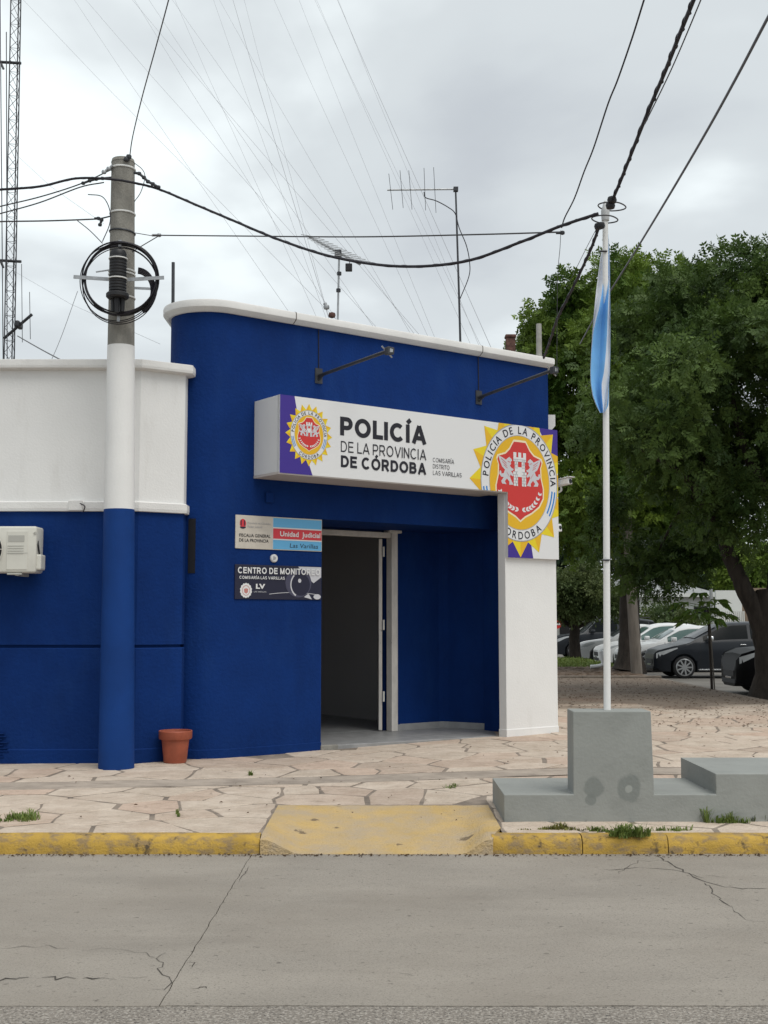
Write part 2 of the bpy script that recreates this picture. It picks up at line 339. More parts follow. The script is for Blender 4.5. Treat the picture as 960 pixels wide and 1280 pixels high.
# near street: concrete slabs with open joints
road = MB().slab([(-40, -20), (40, -20), (40, 8.42), (-40, 8.42)], -.12, -.03).build('road', M('joint_fill', (.15, .135, .115), .95)); tag(road, kind='structure')
JX = -.905
def slab_edge(a, b, n=60, amp=.006):
    a = Vector(a); b = Vector(b); P = []
    for i in range(n + 1):
        t = i / n; p = a.lerp(b, t)
        if 0 < i < n: p += Vector((random.uniform(-amp, amp), random.uniform(-amp, amp)))
        P.append((p.x, p.y))
    return P
JY = 5.155
jv = slab_edge((JX, 8.42), (JX - .03, JY + .004), 50, .004); jh = slab_edge((-14, JY + .0), (12, JY + .004), 200, .004)
jl = [p for p in jh if p[0] < JX - .04]; jr = [p for p in jh if p[0] > JX - .02]
def shift(P, dx, dy): return [(x + dx, y + dy) for x, y in P]
MB().slab(shift(jv, -.0028, 0) + shift(jl[::-1], 0, .002) + [(-40, JY), (-40, 8.42)], -.03, 0).build('concrete_slab', m_road, road)
MB().slab([(40, 8.42), (JX + .0028, 8.42)] + shift(jv, .0028, 0)[1:] + shift(jr, 0, .002) + [(40, JY)], -.03, .0015).build('concrete_slab', m_road, road)
MB().slab([(-40, JY)] + shift(jh, 0, -.001) + [(40, JY), (40, -20), (-40, -20)], -.03, -.002).build('asphalt_lane', m_coarse, road)
m_crack = M('crack_dark', (.065, .057, .048), .95)
def crack(px, w=.006, z=.003, name='crack'):
    P = [atz(u, v, 0) for u, v in px]; w = w * .6; Q = []
    for a, b in zip(P[:-1], P[1:]):
        n = max(2, int((b - a).length / .05))
        for i in range(n): Q.append(a.lerp(b, i / n) + Vector((random.uniform(-.014, .014), random.uniform(-.03, .03), 0)))
    Q.append(P[-1]); mb = MB(); V = []
    for i, p in enumerate(Q):
        t = (Q[min(i + 1, len(Q) - 1)] - Q[max(i - 1, 0)]).normalized(); nn = Vector((-t.y, t.x, 0)); ww = w * random.uniform(.3, 1.2) * min(1, .3 + i * .4, .3 + (len(Q) - 1 - i) * .4)
        V += [p + nn * ww + Vector((0, 0, z)), p - nn * ww + Vector((0, 0, z))]
    mb.add(V, [(2 * i, 2 * i + 1, 2 * i + 3, 2 * i + 2) for i in range(len(Q) - 1)]).build(name, m_crack, road, fix=False)
crack([(818, 1068), (848, 1086), (870, 1098), (905, 1110), (960, 1111)], .010)
crack([(882, 1104), (893, 1118), (914, 1134)], .008); crack([(752, 1088), (790, 1085), (842, 1087), (880, 1098)], .006); crack([(914, 1134), (930, 1150), (958, 1152)], .004)
crack([(772, 1092), (800, 1077), (830, 1076)], .005); crack([(880, 1095), (910, 1098)], .006); crack([(312, 1084), (300, 1102)], .004)
crack([(230, 1205), (245, 1203), (240, 1210)], .006); crack([(-5, 1226), (18, 1224), (36, 1222)], .014); crack([(56, 1222), (75, 1223), (95, 1224)], .014); crack([(100, 1224), (118, 1223), (145, 1225)], .010); crack([(150, 1224), (185, 1221)], .005)
crack([(205, 1190), (192, 1200), (206, 1203), (198, 1212), (215, 1222), (208, 1236), (190, 1238)], .004); crack([(0, 1185), (60, 1184), (84, 1186)], .004); crack([(100, 1186), (170, 1190), (200, 1200)], .003); crack([(243, 1236), (252, 1233), (258, 1236)], .012); crack([(500, 1215), (515, 1220)], .004)
# side street where the cars stand
tag(MB().slab([(6.95, 8.42), (80, 8.42), (80, 30.6), (80, 300), (-80, 300), (-80, 47.5), (7.6, 47.5), (7.6, 38), (6.95, 30.6)], -.3, -.1).build('side_street', m_asph), kind='structure')

# pavement: bed of mortar, a concrete strip and crazy paving stone by stone
SX0, SX1, SY0, SY1 = -9.0, 6.9, 8.52, 30.6
RX0, RX1, RY1 = -.845, .83, 9.80
xs = sorted(set([SX0, RX0, RX1, SX1] + [x * .8 for x in range(-11, 9)])); ys = sorted(set([SY0, RY1, SY1] + [8.52 + .8 * k for k in range(1, 28)]))
mb = MB(); idx = {}
for j, y in enumerate(ys):
    for i, x in enumerate(xs): idx[i, j] = len(mb.v); mb.v.append((x, y, zs(x, y) - .003))
for j in range(len(ys) - 1):
    for i in range(len(xs) - 1):
        if xs[i] >= RX0 - 1e-6 and xs[i + 1] <= RX1 + 1e-6 and ys[j + 1] <= RY1 + 1e-6: continue
        mb.f.append((idx[i, j], idx[i + 1, j], idx[i + 1, j + 1], idx[i, j + 1])); mb.m.append(0)
walk = mb.build('sidewalk', m_mortar, fix=False); tag(walk, kind='structure')
def strip_y(x): return 10.92 + .145 * min(max(x + 3.4, 0), 5.0)       # centre of the concrete strip
mb = MB(); SXs = [SX0 + .45 * k for k in range(36)]
V = []
for x in SXs:
    c = strip_y(x)
    for o, dz in ((-.24, -.006), (-.235, .001), (.235, .001), (.24, -.006)):
        w = random.uniform(-.012, .012); V.append((x, c + o + w, zs(x, c) + dz))
mb.add(V, [(4 * i + k, 4 * i + 4 + k, 4 * i + 5 + k, 4 * i + 1 + k) for i in range(len(SXs) - 1) for k in range(3)])
mb.build('concrete_strip', m_strip, walk, fix=False)
def clip(poly, a, b, c):                                   # keep a*x+b*y<=c
    R = []
    for i in range(len(poly)):
        p, q = poly[i - 1], poly[i]; dp = a * p[0] + b * p[1] - c; dq = a * q[0] + b * q[1] - c
        if (dp <= 0) != (dq <= 0): t = dp / (dp - dq); R.append((p[0] + (q[0] - p[0]) * t, p[1] + (q[1] - p[1]) * t))
        if dq <= 0: R.append(q)
    return R
def area(p): return .5 * sum(p[i - 1][0] * p[i][1] - p[i][0] * p[i - 1][1] for i in range(len(p)))
def inset(poly, d):
    R = poly
    n = len(poly); out = poly
    for i in range(n):
        p, q = poly[i - 1], poly[i]; ex, ey = q[0] - p[0], q[1] - p[1]; l = math.hypot(ex, ey)
        if l < 1e-6: continue
        a, b = ey / l, -ex / l
        out = clip(out, a, b, a * p[0] + b * p[1] - d * random.uniform(.5, 1.5))
        if len(out) < 3: return []
    return out
STONES = []
def in_building(x, y):
    q = Vector((x, y, 0)) - FA; s_, q_ = q.dot(FD), q.dot(FN)
    if -1.0 < s_ < 3.4 and q_ < -.15 and y < 26 and x < 2.0: return True
    return (x < -2.3 and y > 12.85) or (x < 1.9 and y > 16.5) or (x < -1.2 and y > 13.3)
def paving(pts, region, spacing):
    pts = np.array([p for p in pts if not (RX0 - .04 < p[0] < RX1 + .04 and p[1] < RY1 + .08)])
    for i, p in enumerate(pts):
        if in_building(p[0], p[1]): continue
        if abs(p[0]) > .34 * p[1] + 1.3: continue
        poly = [(p[0] - 2, p[1] - 2), (p[0] + 2, p[1] - 2), (p[0] + 2, p[1] + 2), (p[0] - 2, p[1] + 2)]
        d = np.hypot(pts[:, 0] - p[0], pts[:, 1] - p[1]); near = np.argsort(d)[1:22]
        for j in near:
            o = pts[j]; a, b = o[0] - p[0], o[1] - p[1]; poly = clip(poly, a, b, (o[0] ** 2 + o[1] ** 2 - p[0] ** 2 - p[1] ** 2) / 2)
            if len(poly) < 3: break
        for h in region(p):
            if len(poly) >= 3: poly = clip(poly, *h)
        if len(poly) < 3: continue
        if area(poly) < 0: poly = poly[::-1]
        poly = inset(poly, .0165)
        if len(poly) >= 3 and area(poly) > .03: STONES.append((math.hypot(*p), poly))
def seeds(x0, x1, y0, y1, sx, sy):
    R = []; r = 0; y = y0
    while y < y1:
        x = x0 + (sx * .5 if r % 2 else 0)
        while x < x1: R.append((x + random.uniform(-.5, .5) * sx, y + random.uniform(-.5, .5) * sy)); x += sx
        y += sy; r += 1
    return R
def strip_half(p, side):                                   # the strip edge near p as a half plane
    x0, x1 = p[0] - .3, p[0] + .3; y0, y1 = strip_y(x0) + side * .255, strip_y(x1) + side * .255
    a, b = -(y1 - y0), (x1 - x0)
    if side < 0: return (a, b, a * x0 + b * y0)
    return (-a, -b, -(a * x0 + b * y0))
def reg_front(p):
    R = [(0, -1, -8.56), strip_half(p, -1), (-1, 0, -SX0)]
    if p[1] < RY1 and RX0 < p[0] < RX1: R.append((0, -1, -(RY1 + .02)))
    elif p[0] <= RX0: R.append((1, 0, RX0 - .015)) if p[1] < RY1 + .5 else R.append((0, -1, -(RY1 + .02)) if p[0] > RX0 - .5 else (0, 0, 1))
    elif p[0] >= RX1: R.append((-1, 0, -(RX1 + .015))) if p[1] < RY1 + .5 else R.append((0, -1, -(RY1 + .02)) if p[0] < RX1 + .5 else (0, 0, 1))
    else: R.append((0, -1, -(RY1 + .02)))
    return R
paving(seeds(-6, 6.5, 8.80, 11.6, .58, .47), reg_front, .7)
paving(seeds(-6, 6.9, 11.5, 16, .58, .52) + seeds(-1, 6.9, 16, 30.2, .72, .74), lambda p: [strip_half(p, 1), (1, 0, SX1 - .02), (0, 1, SY1 - .25)], .8)
STONES.sort(key=lambda t: t[0])
def stone_mesh(mb, poly):
    P = []                                                 # break the edges up a little
    for i in range(len(poly)):
        a, b = Vector(poly[i - 1]), Vector(poly[i]); l = (b - a).length; k = max(1, min(4, int(l / .16)))
        nrm = Vector((-(b - a).y, (b - a).x)) / max(l, 1e-6)
        for j in range(k): P.append(a.lerp(b, j / k) + nrm * (random.uniform(-.02, .012) if j else 0))
    cx = sum(p.x for p in P) / len(P); cy = sum(p.y for p in P) / len(P); c = Vector((cx, cy)); n = len(P)
    h = random.uniform(-.001, .0025); tx, ty = random.uniform(-.004, .004), random.uniform(-.004, .004)
    V = []
    for sc, dz in ((1, -.02), (1, -.004), (.975, 0)):
        for p in P:
            w = c.lerp(p, sc); V.append((w.x, w.y, zs(w.x, w.y) + h + dz + (w.x - cx) * tx + (w.y - cy) * ty))
    mb.add(V, [(r * n + i, r * n + (i + 1) % n, (r + 1) * n + (i + 1) % n, (r + 1) * n + i) for r in (0, 1) for i in range(n)] + [tuple(range(2 * n, 3 * n))])
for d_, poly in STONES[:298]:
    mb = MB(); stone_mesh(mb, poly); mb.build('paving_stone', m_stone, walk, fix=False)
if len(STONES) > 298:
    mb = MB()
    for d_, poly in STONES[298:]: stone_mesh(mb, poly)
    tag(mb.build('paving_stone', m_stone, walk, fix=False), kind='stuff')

# kerb and ramp
kerb = MB().box((-9, -8.9), (8.46, 8.52), (-.1, .05)).build('kerb', m_yel); tag(kerb, kind='structure')
def kerb_piece(x0, x1):
    prof = [(0, -.1), (0, .0), (-.006, .05), (-.018, .092), (-.04, .113), (-.07, .12), (-.15, .120), (-.15, -.1)]
    n = max(2, int((x1 - x0) / .12)); P = []
    path = [(x0 + (x1 - x0) * i / n, 8.405 + .006 * math.sin(x0 * 3 + i * .9) + random.uniform(-.004, .004)) for i in range(n + 1)]
    MB().sweep(path, prof).build('kerb_stone', m_yel, kerb, smooth=50)
for a, b in ((-8.9, -5.6), (-5.596, -2.9), (-2.896, -.855), (.742, 1.36), (1.366, 1.95), (1.956, 3.8), (3.804, 6.9)): kerb_piece(a, b)
mb = MB(); nx, ny = 44, 24; V = []
for j in range(ny + 1):
    y = 8.395 + (RY1 - 8.395) * j / ny; t = j / ny
    for i in range(nx + 1):
        x = RX0 - .004 + (RX1 - RX0 + .008) * i / nx
        if t < .25: x = max(min(x, RX1 - .085 * (1 - t / .25)), RX0 - .01)
        zr = .004 + t * .115; top = .121 - .02 * (1 - smooth(t * 12))
        lin = lambda a: .75 * max(0., min(1., a)) + .25 * smooth(a); kl = lin((x - RX0 - .035) / .215); kr = lin((RX1 - .09 * (1 - t) - .03 - x) / .16)
        z = top + (zr - top) * min(kl, kr) if zr < top else zr
        V.append((x, y, z + random.uniform(-.0015, .0015)))
Fc = [(j * (nx + 1) + i, j * (nx + 1) + i + 1, (j + 1) * (nx + 1) + i + 1, (j + 1) * (nx + 1) + i) for j in range(ny) for i in range(nx)]
b0 = len(V); V += [(V[i][0], V[i][1] - .004, -.03) for i in range(nx + 1)]
Fc += [(i, b0 + i, b0 + i + 1, i + 1) for i in range(nx)]
for side in (0, nx):
    b1_ = len(V); V += [(V[j * (nx + 1) + side][0], V[j * (nx + 1) + side][1], -.03) for j in range(ny + 1)]
    Fc += [(j * (nx + 1) + side, (j + 1) * (nx + 1) + side, b1_ + j + 1, b1_ + j) for j in range(ny)]
ramp = mb.add(V, Fc).build('kerb_ramp', m_ramp, smooth=40); tag(ramp, kind='structure')

# verge beyond the pavement
vg = MB().slab([(1.5, 30.62), (6.95, 30.62), (7.55, 38), (7.55, 47.4), (1.5, 47.4)], -.2, .105).build('verge', m_dirt); tag(vg, kind='structure')
m_kc = M('old_kerb', (.19, .16, .13), .95, .25, 4, .4, 30)
k2 = MB().box((6.87, 6.93), (8.6, 8.62), (0, .1)).build('side_kerb', m_kc); tag(k2, kind='structure')
for i in range(9): MB().box((6.9, 7.05), (8.56 + i * 2.44, 8.56 + i * 2.44 + 2.43), (-.12, .135)).build('kerb_stone', m_kc, k2, bevel=.02)
for i in range(5): MB().box((2.0 + i * 1.0, 2.0 + i * 1.0 + .99), (30.45, 30.64), (-.1, .2)).build('kerb_stone', m_kc, k2, bevel=.02)

# ================================================================== LOW WING ON THE LEFT
WZ = lambda v: atY(100, v, 12.65).z
wp = [(-9.0, 12.65), (-2.597, 12.65), (-2.168, 12.925), (-2.168, 15.2)]
wing = thing('low_building', (-4.5, 13.5, .1), 'low wing with white upper and blue lower wall left of the tall blue corner front', 'building')
zc0, zc1 = WZ(463), WZ(452); zm0, zm1 = WZ(639), WZ(627); zg = WZ(806); zp = WZ(936)
MB().sweep(wp, [(0, zm1 - .01), (0, zc0 + .01), (-.22, zc0 + .01), (-.22, zm1 - .01)]).build('upper_wall', m_white, wing)
MB().sweep(wp, [(0, zg), (0, zm0 + .005), (-.22, zm0 + .005), (-.22, zg)]).build('lower_wall', m_blue, wing)
MB().sweep(wp, [(.006, zp), (.006, zg - .042), (-.004, zg - .034), (-.035, zg - .030), (-.035, zg + .001), (-.22, zg + .001), (-.22, zp)]).build('dado', m_blue, wing)
MB().sweep(wp, [(.022, .05), (.022, zp - .012), (.012, zp), (-.2, zp), (-.2, .05)]).build('plinth', m_blue, wing)
MB().sweep(wp, [(0, zc0 - .0), (.05, zc0 + .004), (.085, zc0 + .014), (.09, zc0 + .04), (.088, zc1 + .005), (.07, zc1 + .012), (-.3, zc1 + .012), (-.3, zc0)]).build('cornice', m_cornice, wing)
MB().sweep(wp, [(0, zm0 - .004), (.035, zm0), (.04, zm0 + .03), (.038, zm1 - .01), (.02, zm1), (-.2, zm1), (-.2, zm0 - .004)]).build('molding', m_cornice, wing)
MB().slab([(-9, 12.8), (-2.65, 12.8), (-2.33, 13.0), (-2.33, 22), (-9, 22)], zc0 - .3, zc0 - .1).build('roof', m_conc, wing)
MB().box((-3.33, -3.18), (12.585, 12.66), (zm0 + .0, zm1 + .012)).build('molding_patch', m_cornice, wing, bevel=.01)
mb = MB()
for i in range(9): mb.box((-4.9, -3.90 + random.uniform(-.07, .02)), (12.618, 12.64), (.18 + i * .03, .187 + i * .03))
mb.build('wall_vent', m_blue, wing)
# small cable ends on the molding
mb = MB(); mb.tube(curve_pts([atY(100, 629, 12.59), atY(106, 633, 12.57), atY(104, 640, 12.58)], 5), .006)
tag(mb.build('cable_end', m_cable), 'short loose cable end stuck on the white wall molding above the air conditioner', 'cable')

# ================================================================== TALL CORNER BUILDING
S_END = 3.67; ARC_S, ARC_R = -1.218, .4535
Pst = F(ARC_S, 0, 0); Cc = Pst - FN * ARC_R
a0 = math.atan2(FN.y, FN.x); arc = []
for i in range(25):
    a = -PI + (a0 + PI) * i / 24
    arc.append((Cc.x + ARC_R * math.cos(a), Cc.y + ARC_R * math.sin(a)))
left_path = [(arc[0][0], 21.0)] + arc
e0 = F(0.01, 0, 0); e1 = F(S_END, 0, 0)
tower = thing('corner_building', (0, 15, .15), 'tall blue corner police building with rounded edge and white cornice', 'building')
ZT = 5.003; ZL = 2.765
MB().sweep(left_path + [(e0.x, e0.y)], [(0, .215), (0, ZT), (-.22, ZT), (-.22, .215)]).build('facade_wall', m_blue, tower, smooth=30)
MB().sweep(left_path + [(e0.x, e0.y)], [(.008, .05), (.008, .208), (0, .214), (-.22, .214), (-.22, .05)]).build('plinth', m_blue, tower, smooth=30)
MB().sweep([(e0.x, e0.y), (e1.x, e1.y), (e1.x, 21)], [(0, ZL), (0, ZT), (-.22, ZT), (-.22, ZL)]).build('lintel_wall', m_blue, tower)
crn = [(0, ZT - .0), (.03, ZT + .0), (.075, ZT + .028), (.09, ZT + .045), (.092, ZT + .10), (.085, ZT + .122), (.06, ZT + .132), (-.26, ZT + .132), (-.26, ZT)]
cn = MB().sweep(left_path + [(e1.x, e1.y), (e1.x, 21)], crn).build('cornice', m_cornice, tower, smooth=28)
jm = M('joint_dark', (.12, .11, .10), .9)
for sj in (-.42, 2.42):                                    # hairline joints across the cornice
    MB().sweep([tuple(F(sj, 0, 0))[:2], tuple(F(sj + .012, 0, 0))[:2]], [(o + .002 if o > 0 else o, z + (.002 if z > ZT + .12 else 0)) for o, z in crn]).build('cornice_joint', jm, tower)
MB().slab([(arc[0][0] + .2, 13.6), (Cc.x, 13.25), tuple(F(-1, -.2, 0))[:2], tuple(F(3.5, -.2, 0))[:2], (e1.x - .2, 21), (arc[0][0] + .2, 21)], ZT - .3, ZT - .15).build('roof', m_conc, tower)
# porch
FL = .172
def Fw(s, q): p = F(s, q, 0); return (p.x, p.y)
MB().slab([Fw(.012, .0), Fw(2.43, .30), Fw(2.9, -.3), Fw(2.62, -1.2), Fw(.0, -1.2)], .05, FL).build('porch_floor', m_tile, tower, bevel=.008)
MB().slab([Fw(.0, .02), Fw(.22, .05), Fw(.24, -.01), Fw(.01, -.05)], .06, FL + .004).build('threshold_chip', m_conc, tower, bevel=.01)
inner = [Fw(1.80, -1.02), Fw(1.80, -.955), Fw(1.87, -.955), Fw(1.87, -1.0), Fw(2.56, -1.0), Fw(2.62, -.98), Fw(2.66, -.92), Fw(2.86, -.42), Fw(2.80, -.36), Fw(2.80, -.02), Fw(2.43, .366)]
inner = inner[::1]
def inner_sweep(prof, name, mat):
    P = inner; mb = MB(); mb.sweep(P, prof); return mb.build(name, mat, tower)
inner_sweep([(0, FL), (0, ZL + .02), (-.15, ZL + .02), (-.15, FL)], 'niche_wall', m_blue)
MB().sweep(inner[1:8], [(.012, FL), (.012, FL + .075), (.006, FL + .08), (-.01, FL + .08), (-.01, FL)]).build('skirting', m_skirt, tower)
MB().box((.0, .16), (-1.15, -.95), (FL, ZL + .02), F).build('niche_wall', m_blue, tower)
MB().box((-.15, .0), (-.95, -.22), (FL, ZL + .02), F).build('niche_wall', m_blue, tower)
MB().slab([Fw(.0, -.22), Fw(3.4, -.22), Fw(3.0, -1.2), Fw(0, -1.2)], ZL, ZL + .15).build('porch_ceiling', m_blue, tower)
# dark room behind the door
mb = MB()
mb.box((-1.2, -1.1), (-4.2, -1.0), (0, 2.95), F); mb.box((2.55, 2.65), (-4.2, -1.16), (0, 2.95), F); mb.box((-1.2, 2.65), (-4.3, -4.2), (0, 2.95), F)
mb.box((-1.2, 2.65), (-4.3, -1.16), (2.95, 3.05), F); mb.box((-1.1, .0), (-1.16, -1.06), (0, 2.95), F)
mb.build('room_shell', m_room, tower); MB().box((-1.2, 2.65), (-4.3, -1.2), (.06, FL + .002), F).build('room_floor', m_tile, tower)
# door frame with the leaf swung inside
fr = MB(); q0, q1 = -1.02, -.90
fr.box((1.70, 1.80), (q0, q1), (FL, ZL - .03), F); fr.box((.16, .25), (q0, q1), (FL, ZL - .03), F); fr.box((.25, 1.70), (q0, q1 - .02), (ZL - .10, ZL - .03), F)
fro = fr.build('door_frame', m_door, tower, bevel=.008)
MB().box((1.66, 1.86), (q0 - .01, q1 + .015), (ZL - .035, ZL + .01), F).build('frame_cap', m_door, tower, bevel=.012)
hp = F(1.655, -1.0, 0); ld = Vector((-.03, 1.0, 0)).normalized(); ln = Vector((ld.y, -ld.x, 0))
def LF(a, b, z): return hp + ld * a - ln * b + Vector((0, 0, z))
leaf = MB().box((0, .82), (.03, .075), (FL + .012, ZL - .11), LF).build('door_leaf', m_door, tower, bevel=.004)
for zh in (FL + .38, FL + 1.30, FL + 2.25):
    MB().tube([LF(-.015, .012, zh), LF(-.015, .012, zh + .13)], .013, 8).build('hinge', m_strap, leaf, smooth=40)
# white pier carrying the end of the sign
MB().box((2.41, 3.29), (.365, .50), (.16, 3.186), F).build('pier', m_white, tower, bevel=.006)
MB().box((2.404, 3.296), (.36, .508), (.05, .262), F).build('pier_plinth', m_white, tower, bevel=.006)
MB().box((2.83, 3.28), (-.1, .36), (.05, 3.186), F).build('pier_return', m_white, tower)
# slot in the rounded edge
aS = math.radians(-172); 
sc_ = Vector((Cc.x, Cc.y, 0)); p0 = atY(239, 683, 13.1); zA, zB = atY(239, 717, 13.15).z, atY(239, 649, 13.15).z
thS = math.radians(-105)
dS = Vector((math.cos(thS), math.sin(thS), 0)); tS = Vector((-dS.y, dS.x, 0))
def SLT(a, b, z): return sc_ + dS * (ARC_R + b) + tS * a + Vector((0, 0, z))
MB().box((-.042, .042), (-.03, .004), (zA, zB), SLT).build('slot', m_black, tower)
# low side wing beyond the corner
sw = thing('side_wing', (2.0, 18, .15), 'low white side wing with stepped cornice end peeping out right of the corner sign', 'building')
MB().box((1.0, 2.245), (16.25, 24), (.05, 4.2)).build('wall', m_white, sw)
MB().sweep([(2.245, 16.25), (2.245, 24)], [(0, 4.15), (.03, 4.17), (.09, 4.235), (.10, 4.25), (.10, 4.40), (-.5, 4.40), (-.5, 4.15)]).build('cornice', m_cornice, sw)

# ------------------------------------------------------------------ floodlight arms
def lamp_arm(s, z, length, label, rise=.0):
    t = thing('floodlight_arm', F(s, 0, z), label, 'floodlight', 'floodlight arms over the sign')
    MB().box((s - .05, s + .05), (.0, .012), (z - .09, z + .09), F).build('wall_plate', m_dsteel, t)
    MB().tube([F(s, .01, z), F(s, length, z + rise)], .020, 10).build('arm', m_dsteel, t, smooth=40)
    MB().tube([F(s, .01, z - .05), F(s, .12, z + .0)], .012, 6).build('brace', m_dsteel, t)
    MB().tube([F(s, .008, z + .08), F(s - .005, .008, ZT - .01)], .006, 6).build('feed_cable', m_cable, t)
    h = MB(); z = z + rise
    h.prism([(s - .035, z - .05), (s + .05, z - .04), (s + .055, z + .035), (s - .03, z + .04)], length - .02, length + .05, F)
    hd = h.build('lamp_head', m_dsteel, t, bevel=.008)
    MB().prism([(s - .015, z - .025), (s + .025, z - .02), (s + .028, z + .012), (s - .012, z + .018)], length + .05, length + .056, F).build('lens', m_steel, hd)
    MB().tube([F(s - .06, length - .03, z + .05), F(s + .07, length - .02, z - .06)], .008, 6).build('yoke', m_steel, hd)
s1, z1_ = onF(398, 470); lamp_arm(s1, z1_, 1.36, 'dark floodlight arm reaching out over the word on the long sign', .05)
s2, z2_ = onF(598, 497); lamp_arm(s2, z2_, 1.36, 'dark floodlight arm above the big round emblem near the cornice end', .13)

# ------------------------------------------------------------------ the big sign
ZB, ZTOP, SL, SR, SM, ZP, QF = 3.187, 4.045, -.905, 3.29, 2.412, 2.372, .55
sign = thing('police_sign', F(1, .3, ZB), 'long white illuminated police sign box with emblem hanging down over the white pier', 'sign')
m_sbox = M('sign_white', (.66, .66, .655), .5, .02, 2); m_srim = M('sign_rim', (.50, .46, .43), .6)
MB().box((SL, SR), (.002, QF - .004), (ZB + .015, ZTOP), F).build('box', m_sbox, sign, bevel=.004)
MB().box((SL - .004, SM + .004), (.005, QF - .006), (ZB - .012, ZB + .014), F).build('bottom_rim', m_srim, sign)
face = MB(); face.prism([(SL, ZB), (SM, ZB), (SM, ZP), (SR, ZP), (SR, ZTOP), (SL, ZTOP)], QF - .048, QF, F)
face.build('face_panel', p_white, sign)
RECTS = [(SL, SR, ZB, ZTOP), (SM, SR, ZP, ZB)]
def clip_poly(poly, rects):
    R = []
    for x0, x1, z0, z1 in rects:
        p = poly
        for h in ((-1, 0, -x0), (1, 0, x1), (0, -1, -z0), (0, 1, z1)):
            if len(p) >= 3: p = clip(p, *h)
        if len(p) >= 3 and abs(area(p)) > 1e-7: R.append(p)
    return R
from mathutils.geometry import tessellate_polygon
def tris(poly):
    return [[poly[i] for i in t] for t in tessellate_polygon([[Vector((x, z, 0)) for x, z in poly]])]
def flat(mb, poly, q, rects=None, tf=F, mi=0):             # flat print, cut to the panel
    for t in tris(poly):
        for p in (clip_poly(t, rects) if rects else [t]):
            mb.add([tf(x, q, z) for x, z in p], [tuple(range(len(p)))], mi)
def ell(cx, cz, a, b, n=64, t0=0, t1=2 * PI): return [(cx + a * math.cos(t0 + (t1 - t0) * i / n), cz + b * math.sin(t0 + (t1 - t0) * i / n)) for i in range(n + (0 if abs(t1 - t0 - 2 * PI) < 1e-6 else 1))]
def band(mb, cx, cz, a0_, b0_, a1_, b1_, q, rects, t0=0, t1=2 * PI, n=72, mi=0, tf=F):
    for i in range(n):
        u, w = t0 + (t1 - t0) * i / n, t0 + (t1 - t0) * (i + 1) / n
        flat(mb, [(cx + a0_ * math.cos(u), cz + b0_ * math.sin(u)), (cx + a1_ * math.cos(u), cz + b1_ * math.sin(u)), (cx + a1_ * math.cos(w), cz + b1_ * math.sin(w)), (cx + a0_ * math.cos(w), cz + b0_ * math.sin(w))], q, rects, tf, mi)
